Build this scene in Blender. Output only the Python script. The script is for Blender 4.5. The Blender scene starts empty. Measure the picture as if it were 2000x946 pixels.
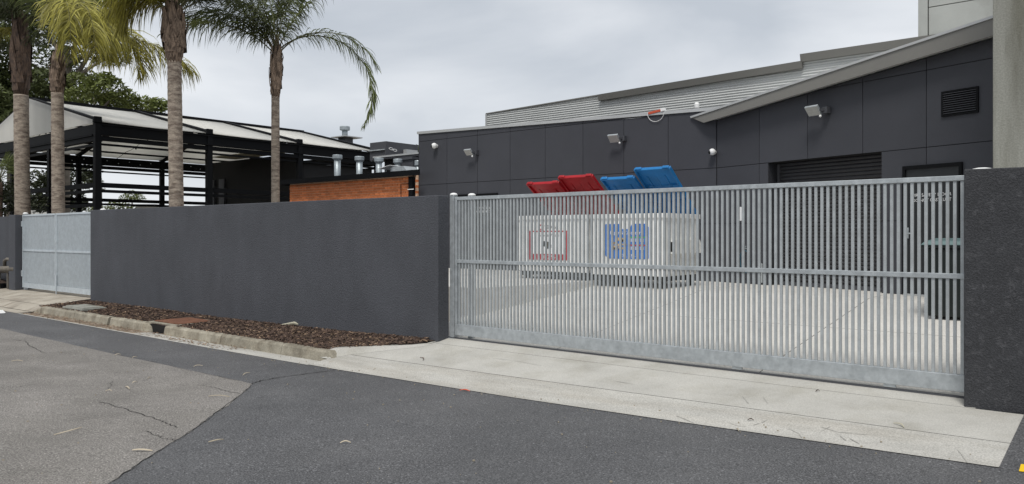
import bpy, math, random
from mathutils import Vector
R = math.radians
random.seed(7)
S = bpy.context.scene
COL = S.collection

# ------------------------------------------------------------------ camera
YAW = 39.5
cd = bpy.data.cameras.new('camera'); cam = bpy.data.objects.new('camera', cd); COL.objects.link(cam)
FPX = 1511.0                      # focal length in pixels of a 2000 px wide picture
cd.sensor_width = 36; cd.lens = 36*FPX/2000; cd.shift_y = -14/2000
cd.clip_start = .05; cd.clip_end = 3000
cam.location = (0, 0, 1.6); cam.rotation_euler = (R(90), 0, R(YAW))
S.camera = cam

# ------------------------------------------------------------------ sky and sun (overcast)
SUN = Vector((.24, -.56, 1.05)).normalized()      # direction towards the sun
w = bpy.data.worlds.new('World'); S.world = w; w.use_nodes = True
nt = w.node_tree; nt.nodes.clear()
def N(t, typ, **kw):
    n = t.nodes.new(typ)
    for k, v in kw.items(): setattr(n, k, v)
    return n
out = N(nt, 'ShaderNodeOutputWorld'); bg = N(nt, 'ShaderNodeBackground'); bg.inputs['Strength'].default_value = .1
sky = N(nt, 'ShaderNodeTexSky', sky_type='NISHITA'); sky.sun_disc = False
sky.sun_elevation = math.asin(SUN.z); sky.sun_rotation = math.atan2(SUN.x, SUN.y)
tc = N(nt, 'ShaderNodeTexCoord'); mp = N(nt, 'ShaderNodeMapping'); mp.inputs['Scale'].default_value = (1.0, 1.0, 3.2)
n1 = N(nt, 'ShaderNodeTexNoise'); n1.inputs['Scale'].default_value = 2.1; n1.inputs['Detail'].default_value = 6; n1.inputs['Roughness'].default_value = .48
n1.inputs['Distortion'].default_value = .25
cr = N(nt, 'ShaderNodeValToRGB'); e = cr.color_ramp.elements
e[0].position = .36; e[0].color = (5.35, 5.75, 6.3, 1); e[1].position = .62; e[1].color = (8.0, 8.25, 8.6, 1)
mx = N(nt, 'ShaderNodeMixRGB'); mx.inputs['Fac'].default_value = .93
L = nt.links.new
L(tc.outputs['Generated'], mp.inputs['Vector']); L(mp.outputs['Vector'], n1.inputs['Vector']); L(n1.outputs['Fac'], cr.inputs['Fac'])
L(sky.outputs['Color'], mx.inputs['Color1']); L(cr.outputs['Color'], mx.inputs['Color2'])
L(mx.outputs['Color'], bg.inputs['Color']); L(bg.outputs['Background'], out.inputs['Surface'])
sl = bpy.data.lights.new('sun', 'SUN'); sl.energy = 2.4; sl.angle = R(15); sl.color = (1, .97, .92)
so = bpy.data.objects.new('sun', sl); COL.objects.link(so); so.rotation_euler = (-SUN).to_track_quat('-Z', 'Y').to_euler(); so.location = (0, 0, 30)
S.view_settings.view_transform = 'Standard'; S.view_settings.look = 'None'; S.view_settings.gamma = 1
S.view_settings.use_curve_mapping = False; S.view_settings.exposure = .08
S.render.engine = 'CYCLES'
try:
    S.cycles.max_bounces = 6; S.cycles.transparent_max_bounces = 4; S.cycles.use_denoising = True
except Exception: pass

# ------------------------------------------------------------------ measuring helpers (photograph pixel -> point at a known depth)
CY, SY = math.cos(R(YAW)), math.sin(R(YAW))
def ray(px, py):
    a = (px-1000)/FPX; b = (459-py)/FPX
    return Vector((CY*a-SY, SY*a+CY, b))
EYE = Vector((0, 0, 1.6))
def at_v(px, py, v):
    r = ray(px, py); return EYE + r*(v/r.y)
def at_u(px, py, u):
    r = ray(px, py); return EYE + r*(u/r.x)
def at_d(px, py, d):
    return EYE + ray(px, py)*d
def at_plane(px, py, p, n):
    r = ray(px, py); return EYE + r*((p-EYE).dot(n)/r.dot(n))
def at_ground(px, py, zf):
    r = ray(px, py); z = -.2
    for _ in range(12):
        p = EYE + r*((z-1.6)/r.z); z = zf(p.x, p.y)
    return p
RGT = Vector((CY, SY, 0)); FWD = Vector((-SY, CY, 0))
def lerp(a, b, t): return a+(b-a)*t
def pw(x, pts):
    if x <= pts[0][0]: return pts[0][1]
    for (x0, y0), (x1, y1) in zip(pts, pts[1:]):
        if x <= x1: return lerp(y0, y1, (x-x0)/(x1-x0))
    return pts[-1][1]

# ------------------------------------------------------------------ materials
def mat(name, col, rough=.7, metal=0., var=.18, vs=2.5, bump=0., bs=40., col2=None, c2pos=(.45, .62), c2s=4., rand=0., island=0., speck=0., ss=120., stretch=None, spec=.4, fleck=None, transl=0.):
    m = bpy.data.materials.new(name); m.use_nodes = True; t = m.node_tree; b = t.nodes['Principled BSDF']; L = t.links.new
    b.inputs['Roughness'].default_value = rough; b.inputs['Metallic'].default_value = metal
    b.inputs['Specular IOR Level'].default_value = spec
    g = N(t, 'ShaderNodeNewGeometry'); vec = g.outputs['Position']
    if stretch:
        mpn = N(t, 'ShaderNodeMapping'); mpn.inputs['Scale'].default_value = stretch; L(vec, mpn.inputs['Vector']); svec = mpn.outputs['Vector']
    else: svec = vec
    def noise(scale, detail, v):
        n = N(t, 'ShaderNodeTexNoise'); n.inputs['Scale'].default_value = scale; n.inputs['Detail'].default_value = detail
        n.inputs['Roughness'].default_value = .6; L(v, n.inputs['Vector']); return n.outputs['Fac']
    def mul(c, f):                           # colour * scalar
        x = N(t, 'ShaderNodeVectorMath', operation='SCALE'); L(c, x.inputs[0]); L(f, x.inputs['Scale']); return x.outputs[0]
    def rng(f, lo, hi, a=0.3, z=0.7):
        x = N(t, 'ShaderNodeMapRange'); x.inputs['From Min'].default_value = a; x.inputs['From Max'].default_value = z
        x.inputs['To Min'].default_value = lo; x.inputs['To Max'].default_value = hi; L(f, x.inputs['Value']); return x.outputs[0]
    rgb = N(t, 'ShaderNodeRGB'); rgb.outputs[0].default_value = (*col, 1); c = rgb.outputs[0]
    if col2:
        f = rng(noise(c2s, 5, svec), 0, 1, *c2pos)
        mxn = N(t, 'ShaderNodeMixRGB'); L(f, mxn.inputs['Fac']); L(c, mxn.inputs['Color1']); mxn.inputs['Color2'].default_value = (*col2, 1); c = mxn.outputs['Color']
    if var: c = mul(c, rng(noise(vs, 6, svec), 1-var, 1+var))
    if speck: c = mul(c, rng(noise(ss, 2, vec), 1-speck, 1+speck, .38, .62))
    if fleck:
        c = mul(c, rng(noise(fleck[0], 1, vec), 1, fleck[1], .62, .70)); c = mul(c, rng(noise(fleck[0]*1.37, 1, vec), fleck[2], 1, .30, .38))
    if rand:
        oi = N(t, 'ShaderNodeObjectInfo'); c = mul(c, rng(oi.outputs['Random'], 1-rand, 1+rand, 0, 1))
    if island: c = mul(c, rng(g.outputs['Random Per Island'], 1-island, 1+island, 0, 1))
    L(c, b.inputs['Base Color'])
    if metal or rough < .6: L(rng(noise(vs*2.3, 4, svec), rough-.08, rough+.1), b.inputs['Roughness'])
    if bump:
        bn = N(t, 'ShaderNodeBump'); bn.inputs['Strength'].default_value = bump; bn.inputs['Distance'].default_value = .02
        L(noise(bs, 5, vec), bn.inputs['Height']); L(bn.outputs['Normal'], b.inputs['Normal'])
    if transl:
        tr = N(t, 'ShaderNodeBsdfTranslucent'); L(c, tr.inputs['Color']); ms = N(t, 'ShaderNodeMixShader'); ms.inputs['Fac'].default_value = transl
        o = t.nodes['Material Output']; L(b.outputs[0], ms.inputs[1]); L(tr.outputs[0], ms.inputs[2]); L(ms.outputs[0], o.inputs['Surface'])
    return m
M = {}
M['wall'] = mat('charcoal_render', (.064, .067, .077), .82, var=.13, vs=1.6, bump=.6, bs=36, speck=.15, ss=55, stretch=(1, 1, .45))
M['wall_dark'] = mat('dark_pitted_render', (.043, .044, .048), .85, var=.15, vs=3, bump=.75, bs=62, speck=.22, ss=70, col2=(.07, .071, .076), c2s=14, c2pos=(.55, .68))
M['panel'] = mat('grey_panel', (.051, .053, .062), .62, var=.06, vs=1.5, rand=.06, speck=.05, ss=90, spec=.3)
M['joint'] = mat('dark_joint', (.012, .012, .013), .9)
M['galv'] = mat('galvanised_steel', (.47, .50, .515), .46, .55, var=.16, vs=9, col2=(.415, .445, .46), c2s=14, rand=.05, speck=.07, ss=160)
M['galv_bar'] = mat('galvanised_bars', (.41, .435, .445), .5, .4, var=.12, vs=9, rand=.06, speck=.1, ss=160)
M['galv_pale'] = mat('pale_galvanised_steel', (.55, .60, .63), .5, .45, var=.1, vs=9, speck=.08, ss=90)
M['flue'] = mat('flue_steel', (.37, .41, .43), .48, .55, var=.15, vs=6)
M['black'] = mat('black_steel', (.004, .0045, .0055), .65, var=.15, vs=4, spec=.14)
M['black_clad'] = mat('black_cladding', (.012, .012, .0125), .8, var=.1)
M['dark'] = mat('dark_grey_metal', (.062, .064, .072), .55, var=.1)
M['fabric'] = mat('white_canvas', (.82, .81, .77), .8, var=.04, vs=2, stretch=(1, 1, .3), transl=.5)
M['corr'] = mat('light_metal_cladding', (.50, .51, .50), .5, .0, var=.05, vs=.8)
M['fascia'] = mat('grey_metal_fascia', (.185, .18, .165), .5, .0, var=.05, vs=.9)
M['flash'] = mat('pale_metal_flashing', (.46, .47, .47), .45, .3, var=.06)
M['conc'] = mat('driveway_concrete', (.42, .408, .375), .88, var=.10, vs=1.3, bump=.25, bs=50, col2=(.35, .335, .295), c2s=1.8, c2pos=(.48, .72), speck=.12, ss=85)
M['gutter'] = mat('worn_gutter_concrete', (.42, .408, .375), .9, var=.12, vs=2.2, bump=.3, bs=45, col2=(.37, .352, .315), c2s=1.6, c2pos=(.44, .66), speck=.18, ss=70, stretch=(.5, 2.2, 1))
M['dirtgutter'] = mat('dirty_gutter_concrete', (.27, .22, .17), .92, var=.25, vs=3, bump=.4, bs=40, col2=(.15, .11, .075), c2s=5, speck=.25, ss=60, stretch=(.5, 2, 1))
M['kerb'] = mat('kerb_concrete', (.295, .27, .215), .9, var=.25, vs=3, bump=.4, bs=30, col2=(.185, .16, .12), c2s=4, c2pos=(.42, .68), rand=.12, speck=.15, ss=60)
M['yard'] = mat('yard_concrete', (.56, .54, .50), .88, var=.08, vs=1.1, bump=.15, bs=60, speck=.1, ss=70)
M['apron'] = mat('old_apron_concrete', (.36, .325, .27), .9, var=.16, vs=1.6, bump=.3, bs=40, col2=(.27, .235, .19), c2s=2, speck=.12, ss=60, rand=.08)
M['bollard'] = mat('weathered_concrete', (.265, .265, .235), .88, var=.14, vs=1.4, bump=.2, bs=30, col2=(.15, .147, .12), c2s=1.5, c2pos=(.46, .68), speck=.1, ss=50, stretch=(1.6, 1.6, .22))
M['tower'] = mat('precast_concrete', (.37, .38, .36), .85, var=.1, vs=1.1, bump=.15, bs=25, col2=(.3, .305, .285), c2s=1.2, rand=.04)
M['asph'] = mat('dark_asphalt', (.086, .086, .089), .62, var=.14, vs=.7, bump=.8, bs=75, speck=.5, ss=72, fleck=(46, 2.1, .45), col2=(.115, .114, .116), c2s=.8, c2pos=(.42, .7), spec=.5)
M['asph_old'] = mat('old_asphalt', (.19, .178, .163), .92, var=.14, vs=1.1, bump=.8, bs=75, speck=.4, ss=75, fleck=(46, 1.6, .6), col2=(.235, .22, .204), c2s=1.0, c2pos=(.42, .7))
M['crack'] = mat('crack_dark', (.03, .028, .026), .95)
M['soil'] = mat('mulch_bed', (.05, .034, .026), .95, var=.4, vs=14, bump=1, bs=40, speck=.4, ss=60)
M['chip'] = mat('bark_chip', (.074, .048, .036), .9, island=.75, var=.2, vs=8)
M['chip_pale'] = mat('pale_bark_chip', (.24, .165, .11), .9, island=.5)
M['earth'] = mat('bare_ground', (.16, .14, .11), .95, var=.3, vs=.3)
M['brick'] = mat('orange_brick', (.62, .20, .075), .85, rand=.22, var=.15, vs=14, bump=.3, bs=60)
M['mortar'] = mat('mortar', (.78, .52, .36), .95)
M['red'] = mat('red_plastic', (.46, .016, .024), .4, var=.15, vs=3, transl=.25)
M['blue'] = mat('blue_plastic', (.02, .21, .52), .4, var=.15, vs=3, transl=.25)
M['bin'] = mat('white_bin_paint', (.76, .76, .74), .5, var=.06, vs=2, col2=(.68, .67, .63), c2s=2.5, c2pos=(.6, .8))
M['bin_side'] = mat('grey_bin_paint', (.72, .72, .69), .55, var=.1, vs=3)
M['white'] = mat('white_paint', (.78, .78, .77), .5, var=.04)
M['paper'] = mat('white_print', (.8, .8, .8), .7, var=0)
M['print_red'] = mat('red_print', (.42, .022, .03), .6, var=0)
M['print_blue'] = mat('blue_print', (.025, .15, .5), .6, var=.05)
M['print_black'] = mat('black_print', (.02, .02, .02), .6, var=0)
M['print_green'] = mat('green_print', (.04, .4, .1), .6, var=0)
M['print_tan'] = mat('tan_print', (.5, .36, .2), .6, var=.3, vs=40)
M['yellow'] = mat('yellow_paint', (.78, .50, .015), .6, var=.06)
M['rubber'] = mat('black_rubber', (.015, .015, .015), .8)
M['door'] = mat('black_door', (.016, .018, .02), .45, var=.1)
M['shutter'] = mat('shutter_slat', (.028, .028, .031), .5, var=.1, rand=.1)
M['binblack'] = mat('dark_green_plastic', (.006, .010, .010), .5)
M['teal'] = mat('teal_plastic', (.10, .155, .155), .5)
M['lens'] = mat('dark_lens', (.01, .01, .012), .15)
M['glass'] = mat('lamp_glass', (.42, .42, .40), .25, var=.1)
M['rust'] = mat('rusty_steel', (.155, .068, .038), .85, var=.3, vs=6, bump=.4, bs=50, speck=.2, ss=60)
M['hollow_shade'] = mat('painted_hollow_shade', (.01, .009, .008), .95)  # near-black colour painting the shade inside hollows
M['trunk'] = mat('palm_trunk', (.31, .26, .21), .92, var=.3, vs=7, bump=.6, bs=22, col2=(.16, .125, .10), c2s=4, stretch=(1, 1, 3.2), speck=.15, ss=50)
M['boot'] = mat('palm_boots', (.26, .19, .14), .9, var=.4, vs=9, bump=.5, bs=25, col2=(.085, .06, .045), c2s=7, rand=.2, stretch=(3, 3, .6))
M['boot_dark'] = mat('dark_palm_boots', (.105, .07, .05), .9, var=.4, vs=9, bump=.5, bs=25, col2=(.05, .035, .028), c2s=7, stretch=(3, 3, .6))
M['frond'] = mat('green_frond', (.13, .155, .05), .55, island=.5, var=.2, vs=3, transl=.3)
M['frond_y'] = mat('yellow_green_frond', (.31, .285, .06), .55, island=.6, var=.2, vs=3, transl=.3)
M['frond_d'] = mat('dark_frond', (.062, .075, .03), .6, island=.5, var=.2, vs=3, transl=.25)
M['rachis'] = mat('frond_stalk', (.10, .095, .045), .6, var=.2)
M['leaf'] = mat('gum_leaf', (.098, .118, .045), .6, island=.55, var=.3, vs=.5, transl=.25)
M['leaf_l'] = mat('bright_leaf', (.13, .155, .042), .6, island=.5, var=.3, vs=.5, transl=.25)
M['leaf_d'] = mat('dark_leaf', (.038, .046, .022), .6, island=.5, var=.3, vs=.8, transl=.2)
M['bark'] = mat('tree_bark', (.17, .15, .125), .9, var=.3, vs=3, bump=.4, bs=12)
M['dryleaf'] = mat('dry_leaf', (.40, .345, .26), .8, rand=.3, var=.1)
M['hose'] = mat('blue_hose', (.03, .09, .13), .5)
M['orange'] = mat('orange_paint', (.55, .09, .04), .5)
M['pipe'] = mat('dusty_pipe', (.14, .125, .105), .8, var=.25, vs=7)
M['far'] = mat('pale_far_wall', (.5, .5, .48), .8)
M['cream'] = mat('cream_panel', (.50, .47, .36), .8, transl=.15)

# ------------------------------------------------------------------ mesh building
class MB:
    def __init__(s): s.v = []; s.f = []
    def add(s, vs, fs):
        o = len(s.v); s.v += [tuple(p) for p in vs]; s.f += [tuple(i+o for i in f) for f in fs]; return s
    def hexa(s, p):                     # p: 4 bottom ring, 4 top ring
        return s.add(p, [(3, 2, 1, 0), (4, 5, 6, 7), (0, 1, 5, 4), (1, 2, 6, 5), (2, 3, 7, 6), (3, 0, 4, 7)])
    def box(s, x0, y0, z0, x1, y1, z1):
        return s.hexa([(x0, y0, z0), (x1, y0, z0), (x1, y1, z0), (x0, y1, z0), (x0, y0, z1), (x1, y0, z1), (x1, y1, z1), (x0, y1, z1)])
    def obox(s, o, ex, ey, ez, a, b, c):
        P = lambda i, j, k: Vector(o)+Vector(ex)*a[i]+Vector(ey)*b[j]+Vector(ez)*c[k]
        return s.hexa([P(0, 0, 0), P(1, 0, 0), P(1, 1, 0), P(0, 1, 0), P(0, 0, 1), P(1, 0, 1), P(1, 1, 1), P(0, 1, 1)])
    def prism(s, poly, ext):            # polygon of 3D points pushed along a vector
        n = len(poly); ext = Vector(ext); a = [Vector(p) for p in poly]; b = [p+ext for p in a]
        return s.add(a+b, [tuple(range(n-1, -1, -1)), tuple(range(n, 2*n))]+[(i, (i+1) % n, n+(i+1) % n, n+i) for i in range(n)])
    def bar(s, p, q, wd, ht, up=(0, 0, 1)):
        p, q, up = Vector(p), Vector(q), Vector(up); d = (q-p).normalized(); sd = d.cross(up).normalized(); u = sd.cross(d)
        a, b = sd*wd/2, u*ht/2
        return s.hexa([p-a-b, p+a-b, q+a-b, q-a-b, p-a+b, p+a+b, q+a+b, q-a+b])
    def tube(s, pts, rad, seg=8, caps=True):
        pts = [Vector(p) for p in pts]
        if not hasattr(rad, '__len__'): rad = [rad]*len(pts)
        vs = []; fs = []; ref = None
        for i, p in enumerate(pts):
            d = (pts[min(i+1, len(pts)-1)]-pts[max(i-1, 0)]).normalized()
            if ref is None: ref = d.orthogonal().normalized()
            a = (ref-d*ref.dot(d)).normalized(); ref = a; b = d.cross(a)
            for k in range(seg):
                t = 2*math.pi*k/seg; vs.append(p+(a*math.cos(t)+b*math.sin(t))*rad[i])
        for i in range(len(pts)-1):
            for k in range(seg): fs.append((i*seg+k, i*seg+(k+1) % seg, (i+1)*seg+(k+1) % seg, (i+1)*seg+k))
        if caps: fs.append(tuple(range(seg-1, -1, -1))); fs.append(tuple((len(pts)-1)*seg+k for k in range(seg)))
        return s.add(vs, fs)
    def lathe(s, c, prof, seg=20):
        c = Vector(c); return s.tube_prof([(c+Vector((0, 0, z)), r) for r, z in prof], seg)
    def tube_prof(s, pr, seg):
        vs = []; fs = []
        for p, r in pr:
            for k in range(seg):
                t = 2*math.pi*k/seg; vs.append((p.x+r*math.cos(t), p.y+r*math.sin(t), p.z))
        for i in range(len(pr)-1):
            for k in range(seg): fs.append((i*seg+k, i*seg+(k+1) % seg, (i+1)*seg+(k+1) % seg, (i+1)*seg+k))
        fs.append(tuple(range(seg-1, -1, -1))); fs.append(tuple((len(pr)-1)*seg+k for k in range(seg)))
        return s.add(vs, fs)
    def ball(s, c, r, seg=14, rings=8, sc=(1, 1, 1)):
        c = Vector(c); vs = [c+Vector((0, 0, r*sc[2]))]; fs = []
        for i in range(1, rings):
            a = math.pi*i/rings
            for k in range(seg):
                t = 2*math.pi*k/seg; vs.append(c+Vector((r*sc[0]*math.sin(a)*math.cos(t), r*sc[1]*math.sin(a)*math.sin(t), r*sc[2]*math.cos(a))))
        vs.append(c-Vector((0, 0, r*sc[2]))); last = len(vs)-1
        for k in range(seg):
            fs.append((0, 1+k, 1+(k+1) % seg)); fs.append((last, last-seg+(k+1) % seg, last-seg+k))
            for i in range(rings-2): fs.append((1+i*seg+k, 1+(i+1)*seg+k, 1+(i+1)*seg+(k+1) % seg, 1+i*seg+(k+1) % seg))
        return s.add(vs, fs)
    def grid(s, us, vs_, fz):
        o = [[Vector((u, v, fz(u, v))) for v in vs_] for u in us]; n = len(vs_)
        return s.add([p for r in o for p in r], [(i*n+j, (i+1)*n+j, (i+1)*n+j+1, i*n+j+1) for i in range(len(us)-1) for j in range(n-1)])
    def mesh(s, name, origin=(0, 0, 0), smooth=False):
        m = bpy.data.meshes.new(name); ox, oy, oz = origin
        m.from_pydata([(x-ox, y-oy, z-oz) for x, y, z in s.v], [], s.f); m.update()
        if smooth: m.polygons.foreach_set('use_smooth', [True]*len(m.polygons))
        return m
def base_of(o):
    p = Vector((0, 0, 0))
    while o is not None: p += o.location; o = o.parent
    return p
def tag(o, label=None, cat=None, group=None, kind=None):
    if label: o['label'] = label
    if cat: o['category'] = cat
    if group: o['group'] = group
    if kind: o['kind'] = kind
    return o
def thing(name, label, cat, loc, group=None, kind=None):
    o = bpy.data.objects.new(name, None); COL.objects.link(o); o.location = loc; o.empty_display_size = .2
    return tag(o, label, cat, group, kind)
def part(name, mb, m, parent, smooth=False, bevel=0, kind=None, label=None):
    b = base_of(parent); me = mb.mesh(name, b, smooth); me.materials.append(M[m])
    o = bpy.data.objects.new(name, me); COL.objects.link(o); o.parent = parent
    if bevel: bev(o, bevel)
    return tag(o, label=label, kind=kind)
def inst(name, me, parent, loc):
    o = bpy.data.objects.new(name, me); COL.objects.link(o); o.parent = parent; o.location = Vector(loc)-base_of(parent); return o
def single(name, mb, m, label, cat, loc=(0, 0, 0), group=None, kind=None, smooth=False, bevel=0):
    me = mb.mesh(name, loc, smooth); me.materials.append(M[m]); o = bpy.data.objects.new(name, me); COL.objects.link(o); o.location = loc
    if bevel: bev(o, bevel)
    return tag(o, label, cat, group, kind)
def struct(name, mb, m, parent=None, smooth=False):
    if parent: return part(name, mb, m, parent, smooth)
    return single(name, mb, m, None, None, kind='structure', smooth=smooth)
def bev(o, wd):
    b = o.modifiers.new('bevel', 'BEVEL'); b.width = wd; b.segments = 2; b.limit_method = 'ANGLE'; b.angle_limit = R(40)
def shared(mb, name, m, origin=(0, 0, 0), smooth=False):
    me = mb.mesh(name, origin, smooth); me.materials.append(M[m]); return me
def text_mb(txt, height, o, ex, ez, depth=.002, width=None, align='LEFT'):
    c = bpy.data.curves.new('lettering', 'FONT'); c.body = txt; c.size = 1; c.extrude = 0; c.align_x = align; c.resolution_u = 3
    ob = bpy.data.objects.new('lettering', c); COL.objects.link(ob); dg = bpy.context.evaluated_depsgraph_get(); dg.update()
    me = bpy.data.meshes.new_from_object(ob.evaluated_get(dg)); xs = [v.co.x for v in me.vertices]
    sc = height/.69; sx = sc
    if width: sx = width/(max(xs)-min(xs))
    o, ex, ez = Vector(o), Vector(ex), Vector(ez); mb = MB()
    mb.add([o+ex*(v.co.x*sx)+ez*(v.co.y*sc) for v in me.vertices], [tuple(p.vertices) for p in me.polygons])
    bpy.data.objects.remove(ob); bpy.data.meshes.remove(me); return mb
Z = Vector((0, 0, 1))

# ------------------------------------------------------------------ ground heights
ZE = [(-60, -.40), (-40, -.37), (-20, -.345), (-12.5, -.355), (-9, -.345), (-5.8, -.31), (-3.8, -.27), (-.9, -.2), (5, -.12), (30, .1)]
def z_edge(u): return pw(u, ZE)
def z_road(u, v):
    if v <= 7: return z_edge(u)+.02*(7-max(v, 0))
    return z_edge(u)+(v-7)*.085
WB = [(-30, -.12), (-21.6, -.15), (-18, -.135), (-15, -.16), (-11, -.12), (-8.7, -.06)]
def z_wallbase(u): return pw(u, WB)
def z_kerb(u): return z_edge(u)+.155
def z_mulch(u, v): return lerp(z_kerb(u)-.02, z_wallbase(u), min(1, max(0, (v-7.5)/1.17)))
def z_joint(u): return pw(u, [(-10, -.265), (-8.6, -.25), (-5.8, -.215), (-.6, -.145)])
JV = 7.66
def z_drive(u, v):
    if v < 7.1: return z_edge(u)+.004
    if v < JV: return lerp(z_edge(u)+.004, z_joint(u), (v-7.1)/(JV-7.1))
    return lerp(z_joint(u), -.055, (v-JV)/(8.9-JV))
def z_yard(u, v): return min(.55, -.045+.125*(v-9.0)) if v > 9 else -.055

rng_ = lambda a, b, n: [a+(b-a)*i/n for i in range(n+1)]
struct('ground', MB().grid([-900, -60, 40, 900], [-900, -60, 80, 900], lambda u, v: -.9), 'earth')
road = MB(); road.grid(rng_(-60, -10, 25)+rng_(-9, 30, 39), [-30, -10, 0, 2, 4, 5.5, 7.0], z_road); road.grid(rng_(-.9, 30, 30), [7.0, 8, 9, 9.6], z_road)
struct('road', road, 'asph')
# older, paler asphalt with a ragged cut edge
op = []
for u in rng_(-60, -9.2, 60): op.append((u, 5.55+random.uniform(-.012, .012)))
c0 = at_ground(492, 751, z_road)
edge_px = [(492, 751), (478, 764), (472, 771), (444, 793), (420, 808), (392, 829), (358, 853), (330, 870), (300, 887), (262, 913), (219, 941)]
diag = [at_ground(x, y, z_road) for x, y in edge_px]
for a, b in zip(diag, diag[1:]):
    for i in range(5):
        t = i/5; op.append((lerp(a.x, b.x, t)+random.uniform(-.012, .012), lerp(a.y, b.y, t)+random.uniform(-.012, .012)))
op.append((diag[-1].x, diag[-1].y)); op += [(-5.0, 1.5), (-3.2, -.5), (-3.2, -9), (-60, -9)]
import bmesh
def sheet_from_outline(name, pts, zf, m, dz, step=1.0, kind='structure'):
    bm = bmesh.new(); vs = [bm.verts.new((x, y, 0)) for x, y in pts]; bm.faces.new(vs)
    xs = [p[0] for p in pts]; ys = [p[1] for p in pts]
    k = math.floor(min(ys)/step)*step
    for ax in (0, 1):
        lo, hi = (min(xs), max(xs)) if ax == 0 else (max(min(ys), -1), max(ys))
        q = math.ceil(lo/step)*step
        while q < hi:
            co = (q, 0, 0) if ax == 0 else (0, q, 0); no = (1, 0, 0) if ax == 0 else (0, 1, 0)
            bmesh.ops.bisect_plane(bm, geom=bm.verts[:]+bm.edges[:]+bm.faces[:], plane_co=co, plane_no=no); q += step
    bmesh.ops.triangulate(bm, faces=bm.faces[:])
    for v in bm.verts: v.co.z = zf(v.co.x, v.co.y)+dz
    bmesh.ops.recalc_face_normals(bm, faces=bm.faces[:])
    if sum(f.normal.z for f in bm.faces) < 0: bmesh.ops.reverse_faces(bm, faces=bm.faces[:])
    me = bpy.data.meshes.new(name); bm.to_mesh(me); bm.free(); me.materials.append(M[m])
    o = bpy.data.objects.new(name, me); COL.objects.link(o); return tag(o, kind=kind)
sheet_from_outline('old_road_patch', op, z_road, 'asph_old', .004)
# cracks
def strip(pts, zf, wd, dz):
    mb = MB(); n = len(pts); vs = []
    for i, p in enumerate(pts):
        d = (pts[min(i+1, n-1)]-pts[max(i-1, 0)]); d.z = 0; d.normalize(); sd = Vector((-d.y, d.x, 0))
        h = wd*.45*(random.uniform(.4, 1.25))/2*(1 if 0 < i < n-1 else .3)
        for sgn in (-1, 1):
            q = p+sd*h*sgn; vs.append((q.x, q.y, zf(q.x, q.y)+dz))
    return mb.add(vs, [(2*i, 2*i+2, 2*i+3, 2*i+1) if False else (2*i+1, 2*i, 2*i+2, 2*i+3) for i in range(n-1)])
def jag(px, sub=7, amp=.016):
    P = [at_ground(x, y, z_road) for x, y in px]; o = []
    for a, b in zip(P, P[1:]):
        for i in range(sub):
            q = a.lerp(b, i/sub); q.x += random.uniform(-amp, amp); q.y += random.uniform(-amp, amp); o.append(q)
    return o+[P[-1]]
cracks = thing('road_cracks', None, None, (-8, 4, -.3), kind='structure')
for px, wd in (([(195, 786), (218, 792), (252, 803), (300, 818), (322, 827), (347, 837)], .028),
               ([(285, 843), (300, 851), (322, 858), (344, 861)], .022),
               ([(386, 753), (420, 758), (442, 765), (470, 770)], .022),
               ([(492, 751), (510, 744), (540, 739), (575, 734), (620, 728), (655, 724)], .05),
               ([(25, 664), (50, 668), (60, 678), (92, 692)], .03), ([(0, 757), (30, 758), (54, 754), (110, 746)], .015),
               ([(212, 763), (219, 745)], .012),
               ([(492, 752), (472, 771), (420, 809), (358, 854), (300, 888), (219, 942)], .016), ([(232, 694), (300, 708), (400, 731), (492, 750)], .014)):
    part('crack', strip(jag(px), z_road, wd, .0075), 'crack', cracks)

# painted marks
def quad_mark(name, px, m, label):
    P = [at_ground(x, y, z_road) for x, y in px]
    return single(name, MB().add([p+Z*.006 for p in P], [(0, 1, 2, 3)]), m, None, None, kind='structure')
quad_mark('white_road_line', [(-60, 617), (12, 612), (5, 606), (-60, 609)], 'white', '')
quad_mark('yellow_road_line', [(1990, 922), (2060, 930), (2060, 915), (1994, 908)], 'yellow', '')

# ------------------------------------------------------------------ driveway, gutter, kerb
U0 = -.9
dw = thing('driveway', None, None, (-5, 8, -.1), kind='structure')
part('slab_bed', MB().grid(rng_(-9.6, U0, 60), [7.02, 7.1, JV, 8.0, 8.98], lambda u, v: z_drive(u, v)-.03), 'joint', dw)
def clipL(v): return pw(v, [(7.0, -9.75), (7.42, -9.75), (7.62, -9.62), (8.45, -8.66), (9.1, -8.66)])
def strip_slab(name, vs, m, u1=U0, gap=.004):
    mb = MB(); n = 60; rows = []
    for v in vs:
        a = clipL(v); rows.append([Vector((lerp(a, u1, i/n), v, z_drive(lerp(a, u1, i/n), v)+.002)) for i in range(n+1)])
    k = n+1; mb.add([p for r in rows for p in r], [(j*k+i, j*k+i+1, (j+1)*k+i+1, (j+1)*k+i) for j in range(len(vs)-1) for i in range(n)])
    return part(name, mb, m, dw)
strip_slab('gutter_strip', [7.0, 7.05, 7.1, 7.3, 7.5, JV-.005], 'gutter')
strip_slab('driveway_slab', [JV+.005, 7.8, 8.1, 8.45, 8.60], 'conc')
strip_slab('track_plinth', [8.607, 8.8, 8.98], 'conc', u1=-1.3)
part('slab_edge', MB().box(-.904, 7.0, -.6, U0+.004, 8.66, -.215), 'conc', dw)
M['scuff'] = mat('scuff_mark', (.32, .31, .285), .9)
def dline(px, wd, m='scuff', nm='tyre_scuff'):
    P = [at_ground(x, y, z_drive) for x, y in px]; o = []
    for a, b in zip(P, P[1:]):
        for i in range(6): o.append(a.lerp(b, i/6))
    part(nm, strip(o+[P[-1]], z_drive, wd, .0065), m, dw)
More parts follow.
